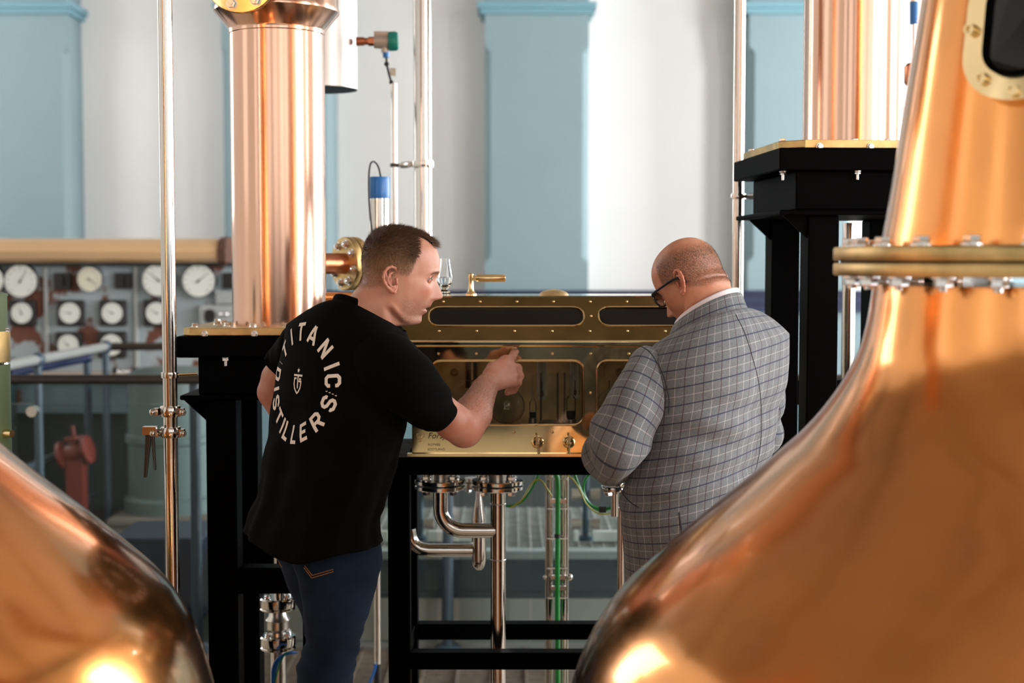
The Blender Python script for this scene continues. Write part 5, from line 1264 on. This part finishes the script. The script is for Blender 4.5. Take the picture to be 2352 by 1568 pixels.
# T-shirt
psi = math.radians(50); f1 = V((math.sin(psi), math.cos(psi), 0)); r1 = V((f1.y, -f1.x, 0))
rows = [(684, 786, 842, 3.27, .5), (687, 760, 856, 3.27, .6), (692, 735, 872, 3.27, .75), (702, 706, 893, 3.27, .9), (714, 684, 908, 3.26, 1), (732, 661, 925, 3.26, 1), (752, 647, 938, 3.26, 1), (780, 641, 945, 3.26, 1),
        (815, 634, 946, 3.26, 1), (855, 624, 944, 3.26, 1), (910, 616, 942, 3.26, 1), (964, 607, 938, 3.26, 1), (1035, 593, 924, 3.26, 1), (1090, 583, 906, 3.26, 1), (1150, 573, 888, 3.26, 1), (1190, 553, 876, 3.26, 1), (1215, 545, 878, 3.26, 1), (1232, 540, 882, 3.26, 1)]
yr = [r[0] for r in rows]; XLf, XRf = pchip(yr, [r[1] for r in rows]), pchip(yr, [r[2] for r in rows]); Ycf = pchip(yr, [r[3] for r in rows])
def torso_rings(ys, XLf, XRf, Ycf, lat, fwd, a, b, nc, ex=2.2, fold=None, tilt=None, start=0.0, endz=None):
    out = []
    for y in ys:
        Yc = float(Ycf(y)); xl, xr = float(XLf(y)), float(XRf(y)); c = at((xl+xr)/2, y, Yc); hw = (xr-xl)/2*m_px(Yc)
        th = start+np.linspace(0, 2*np.pi, nc+1)
        ca, sa = np.sign(np.cos(th))*np.abs(np.cos(th))**(2/ex), np.sign(np.sin(th))*np.abs(np.sin(th))**(2/ex)
        base = np.outer(ca*a, np.array(lat))+np.outer(sa*b, np.array(fwd))
        s = hw/np.max(np.abs(base[:, 0])); P = base*s
        if fold is not None:
            d = fold(y, th); n_ = P/np.maximum(1e-6, np.linalg.norm(P, axis=1))[:, None]; P = P+n_*d[:, None]
        P = P+np.array(c)
        if tilt: P[:, 2] += tilt(y, th, P-np.array(c))
        out.append(P)
    return np.array(out)
def fold1(y, th):
    w = smooth(760, 1240, y)
    d = w*(.006*np.sin(3*th+y*.004)+.004*np.sin(7*th-.01*y+1.0)+.0025*np.sin(13*th+.006*y))
    d = d+.004*np.exp(-((y-1000)/70)**2)*np.sin(y*.045+4*th)+(.0012*math.sin(y*.11)*np.sin(5*th+y*.02))*smooth(900, 1100, y)
    return d
def tilt1(y, th, R_):
    h = float(smooth(1100, 1232, y)); sh = 1-float(smooth(690, 790, y))
    lat_ = R_ @ np.array(r1)
    return -h*.030*np.exp(-((R_[:, 0]+.02)/.09)**2)+h*(-.035*(R_[:, 0]-.0)*0)+sh*(-.10*lat_)
def yoke(cring, sring, n, e):
    t = np.linspace(0, 1, n)[:, None, None]; P = cring[None]*(1-t)+sring[None]*t
    P[..., 2] = (cring[None, :, 2]+(sring[None, :, 2]-cring[None, :, 2])*t[..., 0]**e); return P
ys1 = np.linspace(752, 1232, 96)
R1 = torso_rings(ys1, XLf, XRf, Ycf, r1, f1, .215, .125, 128, 2.15, fold1, tilt1, start=math.pi/2)
thc = math.pi/2+np.linspace(0, 2*np.pi, 129); cc1 = np.array(at(848, 731, 3.24))
def cring1(k, dz): return cc1+np.outer(np.cos(thc)*.069*k, np.array(r1))+np.outer(np.sin(thc)*.076*k, np.array(f1))+np.outer(-.60*.076*np.sin(thc)*k**.5+dz, np.array([0, 0, 1]))
yk = yoke(cring1(1.14, -.004), R1[0], 26, 1.9)
R1 = np.concatenate([cring1(1.0, .004)[None], cring1(1.02, .010)[None], cring1(1.06, .0105)[None], cring1(1.10, .006)[None], cring1(1.13, -.001)[None], yk, R1[1:]])
# inner hem turn
R1 = np.concatenate([R1, (R1[-1:]-R1[-1].mean(0))*.985+R1[-1].mean(0)+np.array([0, 0, .004])])
nr_, nc_ = R1.shape[:2]; sv_ = [R1.reshape(-1, 3)]; sf_ = [grid_faces(nr_, nc_, False)]; nb_ = nr_*nc_
def sleeve_rings(path, rad, nc=40, n=8, squash=(1, 1), wr=None, hemdir=None):
    P = dense(path, n); rr_ = np.interp(np.linspace(0, len(rad)-1, len(P)), np.arange(len(rad)), rad); out = []
    t = (P[1]-P[0]).normalized(); up = t.orthogonal().normalized()
    for i, p in enumerate(P):
        t = (P[min(i+1, len(P)-1)]-P[max(i-1, 0)]).normalized(); up = (up-t*up.dot(t)).normalized(); w = t.cross(up)
        th = np.linspace(0, 2*np.pi, nc+1); r_ = rr_[i]*np.ones(nc+1)
        if wr: r_ = r_+wr(i/(len(P)-1), th)
        out.append([np.array(p)+r_[j]*(np.array(up)*math.cos(th[j])*squash[0]+np.array(w)*math.sin(th[j])*squash[1]) for j in range(nc+1)])
    return np.array(out)
def wr1(t, th): return .0035*t*np.sin(3*th+9*t)+.0025*np.sin(16*t+2*th)*t+.002*np.sin(5*th+20*t)*t
SL = sleeve_rings([A(838, 806, 3.17), A(884, 835, 3.13), A(934, 880, 3.12), A(976, 922, 3.14), A(1011, 952, 3.17)], [.055, .076, .073, .060, .048], wr=wr1)
SL = np.concatenate([SL, (SL[-1:]-SL[-1].mean(0))*.93+SL[-1].mean(0)-np.array([.006, 0, -.005])])
sv_.append(SL.reshape(-1, 3)); sf_.append(grid_faces(*SL.shape[:2], False, nb_)); nb_ += SL.shape[0]*SL.shape[1]
SL2 = sleeve_rings([A(735, 770, 3.40), A(700, 800, 3.43), A(668, 832, 3.46), A(652, 850, 3.47)], [.06, .068, .06, .054], wr=wr1)
sv_.append(SL2.reshape(-1, 3)); sf_.append(grid_faces(*SL2.shape[:2], False, nb_))
SV, SF = np.concatenate(sv_), np.concatenate(sf_)
shirt = np_mesh('t_shirt', SV, SF, M['shirt'], pm)
# printed lettering on the back
BV = BVHTree.FromPolygons(SV.tolist(), [tuple(int(i) for i in q) for q in SF])
camP = V((0, 0, CAMZ))
def cam_hit(px, py):
    d = (at(px, py, 1.0)-camP).normalized(); h = BV.ray_cast(camP, d); return h[0]
CB = cam_hit(684, 879)
def shirt_pt(tx, ty):
    p0 = CB+r1*tx+V((0, 0, ty))-f1*.6; h = BV.ray_cast(p0, f1, 1.5)
    if h[0] is None: return None
    return h[0]-f1*.0012
GL = {'T': [[(-.36, .91), (.36, .91)], [(0, .9), (0, 0)]], 'I': [[(0, 0), (0, 1)]], 'A': [[(-.33, 0), (-.03, 1)], [(.33, 0), (.03, 1)], [(-.2, .30), (.2, .30)]],
      'N': [[(-.27, 0), (-.27, 1)], [(.27, 0), (.27, 1)], [(-.25, .95), (.25, .05)]],
      'C': [[(.27, .66), (.27, .79), (.14, .915), (-.14, .915), (-.27, .79), (-.27, .21), (-.14, .085), (.14, .085), (.27, .21), (.27, .34)]],
      'D': [[(-.27, 0), (-.27, .915), (.13, .915), (.27, .78), (.27, .22), (.13, .085), (-.27, .085)]],
      'S': [[(.27, .70), (.27, .79), (.14, .915), (-.14, .915), (-.27, .79), (-.27, .66), (-.16, .545), (.16, .455), (.27, .34), (.27, .21), (.14, .085), (-.14, .085), (-.27, .21), (-.27, .30)]],
      'L': [[(-.24, 1), (-.24, .085), (.28, .085)]], 'E': [[(.28, .915), (-.25, .915), (-.25, .085), (.28, .085)], [(-.25, .5), (.2, .5)]],
      'R': [[(-.27, 0), (-.27, .915), (.13, .915), (.27, .80), (.27, .58), (.13, .46), (-.27, .46)], [(.02, .46), (.30, 0)]]}
def stroke(b, pts, hw, mp, step=.12):
    P = [np.array(p, float) for p in pts]; Q = []
    for i in range(len(P)-1):
        n = max(1, int(np.linalg.norm(P[i+1]-P[i])/step))
        Q += [(P[i]+(P[i+1]-P[i])*k/n, k == 0 and i > 0) for k in range(n)]
    Q.append((P[-1], False)); L, R_ = [], []
    for i, (p, c) in enumerate(Q):
        a_ = Q[i][0]-Q[i-1][0] if i > 0 else Q[1][0]-Q[0][0]; c_ = Q[i+1][0]-Q[i][0] if i < len(Q)-1 else a_
        a_ = a_/np.linalg.norm(a_); c_ = c_/np.linalg.norm(c_); na, nc2 = np.array([-a_[1], a_[0]]), np.array([-c_[1], c_[0]]); nn = na+nc2; nn = nn/np.linalg.norm(nn)
        s = hw/max(.45, float(nn @ na)); L.append(p+nn*s); R_.append(p-nn*s)
    for i in range(len(L)-1):
        q = [mp(*L[i]), mp(*R_[i]), mp(*R_[i+1]), mp(*L[i+1])]
        if all(x is not None for x in q): b.add(q, [(0, 1, 2, 3)])
LH, R0 = .0405, .0945
def letter(ch, ang, top):
    b = MB(); a = math.radians(ang)
    def mp(x, y):
        w_ = x*LH*.98
        if top: rr_ = R0+y*LH; u_ = V((math.cos(a), math.sin(a))); t_ = V((math.sin(a), -math.cos(a)))
        else: rr_ = R0+LH-y*LH; u_ = V((math.cos(a), math.sin(a))); t_ = V((-math.sin(a), math.cos(a)))
        p = u_*rr_+t_*w_; return shirt_pt(p.x, p.y)
    for pl in GL[ch]: stroke(b, pl, .098, mp)
    if b.f: b.build('letter_'+ch.lower(), M['print'], shirt, flat=True, fix=False)
for i, ch in enumerate('TITANIC'): letter(ch, (143, 119, 96.5, 71, 44, 21.5, 1.5+4)[i], True)
for i, ch in enumerate('DISTILLERS'): letter(ch, (174, 191, 207, 226, 241, 254.5, 274, 294, 316, 340)[i], False)
b = MB()
def lg(x, y): return shirt_pt(x*.001, y*.001)
for pl, hw in (([(-13, 12), (-14, -2), (-11, -12), (-4, -20), (0, -23), (5, -20), (12, -11), (14, -1), (14, 4), (4, 4)], 1.9), ([(-17, 17), (18, 17)], 2.2), ([(-13, 10), (-5, 10)], 1.9), ([(1, 17), (1, -12)], 2.2), ([(6, 9), (14, 9)], 1.9)):
    stroke(b, pl, hw, lg, 3.0)
st5 = [(6*math.cos(math.radians(90+36*k))*(1 if k % 2 == 0 else .45), 28+6*math.sin(math.radians(90+36*k))*(1 if k % 2 == 0 else .45)) for k in range(10)]
pts5 = [lg(*p) for p in st5]
if all(p is not None for p in pts5): b.add(pts5+[lg(0, 28)], [(k, (k+1) % 10, 10) for k in range(10)])
b.build('shield_emblem', M['print'], shirt, flat=True, fix=False)
b = MB()
for a0 in (352, 356.5):
    pass
for k in range(4):
    rr_ = R0+.006+k*.0085; a = math.radians(-7-.8*k)
    stroke(b, [(rr_*math.cos(a)-.002, rr_*math.sin(a)), (rr_*math.cos(a)+.002, rr_*math.sin(a)-.001), (rr_*math.cos(a)+.002, rr_*math.sin(a)+.001)], .0007, lambda x, y: shirt_pt(x, y), .002)
    a = math.radians(158+.8*k); rr_ = R0+.006+k*.0075
    stroke(b, [(rr_*math.cos(a)-.0018, rr_*math.sin(a)), (rr_*math.cos(a)+.0018, rr_*math.sin(a)-.001)], .0008, lambda x, y: shirt_pt(x, y), .002)
b.build('small_print', M['print'], shirt, flat=True, fix=False)

# jeans
def leg_rings(rows, a, b, lat, fwd, nc=48, wrk=None):
    ys = [r[0] for r in rows]; xl, xr, yc = pchip(ys, [r[1] for r in rows]), pchip(ys, [r[2] for r in rows]), pchip(ys, [r[3] for r in rows])
    return torso_rings(np.linspace(ys[0], ys[-1], 90), xl, xr, yc, lat, fwd, a, b, nc, 2.0, wrk)
def wj(y, th): return .003*np.exp(-((y-1490)/60)**2)*np.sin(y*.16+2*th)+.002*np.sin(y*.05+3*th)*smooth(1350, 1500, y)+.004*np.exp(-((y-1345)/25)**2)*np.sin(th*2)
near = leg_rings([(1210, 670, 868, 3.24), (1290, 672, 879, 3.23), (1330, 688, 866, 3.2), (1411, 698, 848, 3.18), (1450, 703, 834, 3.18), (1490, 694, 823, 3.18), (1531, 683, 818, 3.18), (1600, 684, 806, 3.18), (1750, 700, 800, 3.2), (2000, 705, 800, 3.22), (2180, 705, 805, 3.22)], .095, .10, r1, f1, wrk=wj)
far = leg_rings([(1210, 612, 800, 3.34), (1286, 640, 815, 3.36), (1322, 655, 820, 3.38), (1373, 676, 825, 3.4), (1416, 695, 825, 3.42), (1480, 700, 815, 3.44), (1560, 700, 800, 3.46), (1750, 700, 790, 3.48), (2050, 705, 795, 3.5)], .095, .10, r1, f1, wrk=wj)
nv_ = near.reshape(-1, 3); fv_ = far.reshape(-1, 3)
fe_ = np.concatenate([grid_faces(*near.shape[:2], False), grid_faces(*far.shape[:2], False, len(nv_))])
jeans = np_mesh('jeans', np.concatenate([nv_, fv_]), fe_, M['denim'], pm)
JB = BVHTree.FromPolygons(np.concatenate([nv_, fv_]).tolist(), [tuple(int(i) for i in q) for q in fe_])
def jp(px, py):
    d = (at(px, py, 1.0)-camP).normalized(); h = JB.ray_cast(camP, d); return h[0]-d*.002 if h[0] is not None else None
for pts in ([(698, 1303), (716, 1327), (767, 1312)], [(700, 1299), (717, 1321), (766, 1307)], [(639, 1288), (648, 1303)]):
    b = MB(); P = [jp(*(np.array(pts[i])+(np.array(pts[i+1])-np.array(pts[i]))*k/12)) for i in range(len(pts)-1) for k in range(13)]; P = [p for p in P if p is not None]
    if len(P) > 3:
        for i in range(0, len(P)-1): b.cyl(P[i], P[i]+(P[i+1]-P[i])*.7, .0011, n=6)
        b.build('pocket_stitching', M['thread'], jeans)
def shoe(parent, c, d, L_=.29):
    d = V(d).normalized(); w = V((-d.y, d.x, 0)); rg = []
    for t, hw, h in ((-.32, .02, .05), (-.28, .034, .085), (-.15, .038, .10), (0, .042, .085), (.2, .048, .06), (.4, .046, .045), (.55, .034, .035), (.62, .012, .02)):
        o_ = V(c)+d*t*L_; rg.append([o_+w*hw*math.cos(q)+V((0, 0, max(0, h*(.5+.5*math.sin(q))))) for q in np.linspace(0, 2*math.pi, 17)[:-1]])
    b = MB(); b.loft(rg); return b.build('shoe', M['shoe'], parent, ang=60)
nf_, ff_ = near[-1].mean(0), far[-1].mean(0)
shoe(pm, (nf_[0], nf_[1], .0), f1); shoe(pm, (ff_[0], ff_[1], .0), f1)

# ================================================================== person in the checked jacket
Y2_ = 3.42
pj = thing('person', 'person in a grey checked jacket and spectacles bending over the safe', 'person', (at(1630, 1300, Y2_).x, Y2_, 0))
ph = math.radians(50); f2 = V((-math.sin(ph), math.cos(ph), 0)); l2 = V((-f2.y, f2.x, 0))
def plaid_mat():
    def bd(nt, b):
        N, L = nt.nodes.new, nt.links.new
        uv = N('ShaderNodeUVMap'); uv.uv_map = 'UVMap'; sx = N('ShaderNodeSeparateXYZ'); L(uv.outputs[0], sx.inputs[0])
        def line(sock, per, ph_, w):
            a = N('ShaderNodeMath'); a.operation = 'MULTIPLY_ADD'; a.inputs[1].default_value = 1/per; a.inputs[2].default_value = ph_; L(sock, a.inputs[0])
            f = N('ShaderNodeMath'); f.operation = 'FRACT'; L(a.outputs[0], f.inputs[0])
            s = N('ShaderNodeMath'); s.operation = 'SUBTRACT'; s.inputs[1].default_value = .5; L(f.outputs[0], s.inputs[0])
            q = N('ShaderNodeMath'); q.operation = 'ABSOLUTE'; L(s.outputs[0], q.inputs[0])
            m = N('ShaderNodeMapRange'); m.inputs['From Min'].default_value = w/per*1.5; m.inputs['From Max'].default_value = w/per*.6; m.inputs['To Min'].default_value = 0; m.inputs['To Max'].default_value = 1; L(q.outputs[0], m.inputs[0]); return m.outputs[0]
        def mix(f, a, c, k=1.0):
            q = N('ShaderNodeMix'); q.data_type = 'RGBA'
            ms = N('ShaderNodeMath'); ms.operation = 'MULTIPLY'; ms.inputs[1].default_value = k; L(f, ms.inputs[0]); L(ms.outputs[0], q.inputs[0])
            for s, val in ((6, a), (7, c)):
                if isinstance(val, tuple): q.inputs[s].default_value = (*val, 1)
                else: L(val, q.inputs[s])
            return q.outputs[2]
        tc = N('ShaderNodeTexCoord'); no = N('ShaderNodeTexNoise'); no.inputs['Scale'].default_value = 900; no.inputs['Detail'].default_value = 1; L(tc.outputs['Object'], no.inputs['Vector'])
        mp = N('ShaderNodeMapping'); mp.inputs['Scale'].default_value = (1, 1, .25); L(tc.outputs['Object'], mp.inputs[0])
        m0 = N('ShaderNodeMapRange'); m0.inputs['From Min'].default_value = .3; m0.inputs['From Max'].default_value = .7; L(no.outputs['Fac'], m0.inputs[0])
        c = mix(m0.outputs[0], lin('#53595f'), lin('#868c91'))
        U, Vv = sx.outputs[0], sx.outputs[1]
        c = mix(line(U, .041, .5, .0009), c, lin('#d4d2cc'), .32); c = mix(line(Vv, .041, .5, .0009), c, lin('#d4d2cc'), .32)
        c = mix(line(U, .041, 0, .0011), c, lin('#4a2f33'), .7); c = mix(line(Vv, .041, 0, .0014), c, lin('#1f2c47'), .82)
        L(c, b.inputs['Base Color']); b.inputs['Roughness'].default_value = .92; b.inputs['Sheen Weight'].default_value = .15; b.inputs['Specular IOR Level'].default_value = .2
        bp = N('ShaderNodeBump'); bp.inputs['Strength'].default_value = .15; bp.inputs['Distance'].default_value = .001; L(no.outputs['Fac'], bp.inputs['Height']); L(bp.outputs[0], b.inputs['Normal'])
    return attr_mat('grey_checked_wool', bd)
M['plaid'] = plaid_mat()
rows = [(690, 1600, 1712), (696, 1570, 1730), (705, 1545, 1748), (716, 1520, 1766), (732, 1497, 1787), (752, 1478, 1803), (780, 1462, 1820), (815, 1452, 1826), (860, 1448, 1826), (910, 1446, 1822), (960, 1442, 1808), (1010, 1434, 1800), (1060, 1424, 1794), (1100, 1417, 1790), (1150, 1418, 1786), (1200, 1423, 1784), (1280, 1429, 1780), (1360, 1434, 1778), (1430, 1436, 1778)]
yr = [r[0] for r in rows]; XL2, XR2 = pchip(yr, [r[1] for r in rows]), pchip(yr, [r[2] for r in rows]); YC2 = pchip([690, 1430], [3.42, 3.40])
def fold2(y, th):
    # th from lateral-left (0) towards the chest (pi/2); back is 3pi/2
    bk_ = np.exp(-((np.mod(th, 2*np.pi)-4.5)/.9)**2)
    d = -.010*np.exp(-((np.mod(th, 2*np.pi)-4.71)/.25)**2)*smooth(760, 900, y)*(1-smooth(1000, 1150, y))
    d = d+.004*np.exp(-((y-985)/60)**2)*np.sin(y*.05+3*th)+.003*np.sin(4*th+y*.008)*smooth(900, 1200, y)
    tm = np.mod(th, 2*np.pi); d = d+.009*np.exp(-((y-975)/75)**2)*np.exp(-((tm-5.5)/.55)**2)*np.sin(y*.075+(tm-5.5)*5)+.005*np.exp(-((y-1090)/45)**2)*np.sin(y*.09+3*tm)
    d = d-.009*np.exp(-((y-1110)/60)**2)*bk_
    return d
def tilt2(y, th, R_):
    return .20*R_[:, 0]*(1-float(smooth(1100, 1400, y)))
    sh = 1-float(smooth(700, 800, y)); lat_ = R_ @ np.array(l2); bk_ = -(R_ @ np.array(f2))
    return -.06*sh*lat_*0+ .05*sh*bk_
ys2 = np.linspace(805, 1430, 112)
RJ = torso_rings(ys2, XL2, XR2, YC2, l2, f2, .25, .16, 160, 2.25, fold2, tilt2, start=math.pi/2)
NC = V((.465, 3.390, 1.500)); thj = math.pi/2+np.linspace(0, 2*np.pi, 161)
def cring2(k, dz): return np.array(NC)+np.outer(np.cos(thj)*.073*k, np.array(l2))+np.outer(np.sin(thj)*.078*k, np.array(f2))+np.outer(-.62*.075*np.sin(thj)+dz, np.array([0, 0, 1]))
RJ = np.concatenate([yoke(cring2(1.22, -.034), RJ[0], 30, 2.1), RJ[1:]])
jacket = loft_np('jacket', RJ, M['plaid'], pj)
def wr2(t, th): return .008*math.exp(-((t-.55)/.16)**2)*np.sin(30*t+1.6*np.cos(th))+.004*np.sin(3*th+8*t)+.006*math.exp(-((t-.8)/.1)**2)*np.sin(40*t+np.sin(th))
SLJ = sleeve_rings([A(1530, 835, 3.40), A(1496, 843, 3.31), A(1479, 876, 3.27), A(1456, 930, 3.24), A(1430, 990, 3.22), A(1412, 1034, 3.23), A(1402, 1052, 3.29), A(1405, 1050, 3.37), A(1412, 1040, 3.45), A(1420, 1030, 3.51)], [.003, .050, .058, .069, .070, .066, .060, .055, .050, .042], nc=56, wr=wr2)
slv = loft_np('sleeve', SLJ, M['plaid'], jacket)
SLK = sleeve_rings([A(1720, 820, 3.45), A(1745, 820, 3.50), A(1752, 870, 3.56), A(1750, 940, 3.6), A(1740, 1000, 3.62), A(1700, 1030, 3.64), A(1640, 1040, 3.64)], [.003, .045, .055, .058, .055, .05, .042], nc=40, wr=wr2)
loft_np('sleeve', SLK, M['plaid'], jacket)
# shoulder seam welt
b = MB(); JV = RJ.reshape(-1, 3); JF = grid_faces(*RJ.shape[:2], False); JBV = BVHTree.FromPolygons(np.concatenate([JV, SLJ.reshape(-1, 3)]).tolist(), [tuple(int(i) for i in q) for q in np.concatenate([JF, grid_faces(*SLJ.shape[:2], False, len(JV))])])
def jh(px, py, off_=.0):
    d = (at(px, py, 1.0)-camP).normalized(); h = JBV.ray_cast(camP, d); return h[0]-d*off_ if h[0] is not None else None
def on_jacket(name, px, r_, m, par, n=10):
    P = dense([V((x, y, 0)) for x, y in px], n); Q = [jh(p.x, p.y, r_*.2) for p in P]; Q = [q for q in Q if q is not None]
    b = MB(); b.tube(Q, r_, 8); return b.build(name, m, par)
M['seam'] = mat('jacket_seam', '#3c3f44', rough=.9); 
on_jacket('armhole_seam', [(1466, 793), (1490, 806), (1512, 838), (1528, 876), (1537, 918), (1536, 950)], .0015, M['seam'], jacket)
on_jacket('back_seam', [(1690, 722), (1712, 768), (1731, 830), (1743, 880), (1748, 930), (1749, 985), (1744, 1040), (1733, 1090)], .0011, M['seam'], jacket)
on_jacket('pocket_flap_edge', [(1421, 1112), (1432, 1135), (1448, 1153), (1466, 1165)], .0014, M['seam'], jacket)
on_jacket('vent_edge', [(1560, 1176), (1563, 1200), (1568, 1232), (1570, 1262)], .0018, M['seam'], jacket)
# jacket collar and shirt collar: bands round the neck
loft_np('shirt_collar', np.array([cring2(.93, -.03), cring2(.95, .011), cring2(.98, .0125), cring2(1.01, .010), cring2(1.04, -.03)]), M['cotton_w'], pj)
loft_np('lapel_collar', np.array([cring2(1.02, -.03), cring2(1.03, -.004), cring2(1.055, .001), cring2(1.09, -.001), cring2(1.17, -.018), cring2(1.27, -.036), cring2(1.36, -.047), cring2(1.38, -.050), cring2(1.34, -.052)]), M['plaid'], jacket)
# head
yaw2 = math.radians(90+47); pit = math.radians(25); rol = math.radians(0)
Rz = np.array(Matrix.Rotation(yaw2, 3, 'Z')); Ry = np.array(Matrix.Rotation(pit, 3, 'Y')); RmJ = Rz @ Ry
OJ = np.array(at(1606, 645, 3.40))
gd2, tw2 = make_head(pj, 'body', M['skin2'], M['hair2'], OJ, RmJ, .97, 'bald', ear_flare=1.15, wide=1.02, neck=1.12, nstr=14000, lean=1.2)
# spectacles
def H2(x, y, z): return V(tw2([x, y, z]))
sp2 = thing('spectacles', 'black framed spectacles worn by the person in the checked jacket', 'spectacles', tuple(H2(100, 0, 0)))
for sg in (1, -1):
    ring_ = [H2(108+4*math.cos(t)*0-abs(math.cos(t))*1.0-(6 if math.cos(t)*sg > .5 else 0)*.6, sg*(34)+25*math.cos(t), -3+19*math.sin(t)) for t in np.linspace(0, 2*np.pi, 33)[:-1]]
    b = MB(); b.loop(ring_, .0024, 8); rim_ = b.build('rim', M['spec_frame'], sp2)
    b = MB(); b.add(ring_, [tuple(range(32))]); b.build('lens', M['glass'], rim_, flat=True)
    b = MB(); P = dense([H2(104, sg*60, 6), H2(90, sg*74, 8), H2(50, sg*82, 9), H2(14, sg*83, 11), H2(-6, sg*82, 4), H2(-16, sg*80, -10)], 6)
    b.tube(P, [.0030]*len(P), 8); b.build('temple', M['spec_frame'], sp2)
b = MB(); b.tube(dense([H2(108, 11, 3), H2(111, 0, 6), H2(108, -11, 3)], 5), .0022, 8); b.build('bridge', M['spec_frame'], sp2)
# hands of the second person, hidden in front of him
hv_, hf_ = [], []
for c0, d0 in ((SLJ[-1].mean(0), np.array([.25, .2, -.05])), (SLK[-1].mean(0), np.array([-.3, .0, -.02]))):
    d0 = d0/np.linalg.norm(d0); s0 = np.cross(d0, [0, 0, 1]); P = [(c0-d0*.05, c0+d0*.02, .028, .024), (c0+d0*.02, c0+d0*.06, .024, .024)]
    for i in range(4):
        k0 = c0+d0*.07+np.array([0, 0, 1])*(.03-.02*i); k1 = k0+d0*.035+s0*.008; P += [(c0+d0*.04, k0, .016, .011), (k0, k1, .011, .010), (k1, k1+s0*.02-d0*.012, .010, .008)]
    t0 = c0+d0*.03+np.array([0, 0, 1])*.03; P += [(c0+d0*.01, t0, .015, .013), (t0, t0+d0*.035+np.array([0, 0, .012]), .012, .009)]
    v_, q_ = sdf_mesh(P, .004, .006); np_mesh('hand', v_, q_, M['skin2'], pj, colors=np.zeros((len(v_), 3)))
# trousers and shoes
cx_, cy_ = at(1610, 1400, 3.40).x, 3.40
TR = []
for sg in (1, -1):
    c0 = V((cx_, cy_, 0))+l2*(.09*sg); rg = []
    for z, r_ in ((.95, .105), (.82, .108), (.6, .09), (.45, .075), (.2, .068), (.06, .072)):
        rg.append([[c0.x+r_*math.cos(t), c0.y+r_*math.sin(t), z] for t in np.linspace(0, 2*np.pi, 33)])
    TR.append(np.array(rg)); shoe(pj, (c0.x, c0.y, 0), f2)
np_mesh('trousers', np.concatenate([t.reshape(-1, 3) for t in TR]), np.concatenate([grid_faces(6, 33, False), grid_faces(6, 33, False, 6*33)]), M['trouser'], pj)
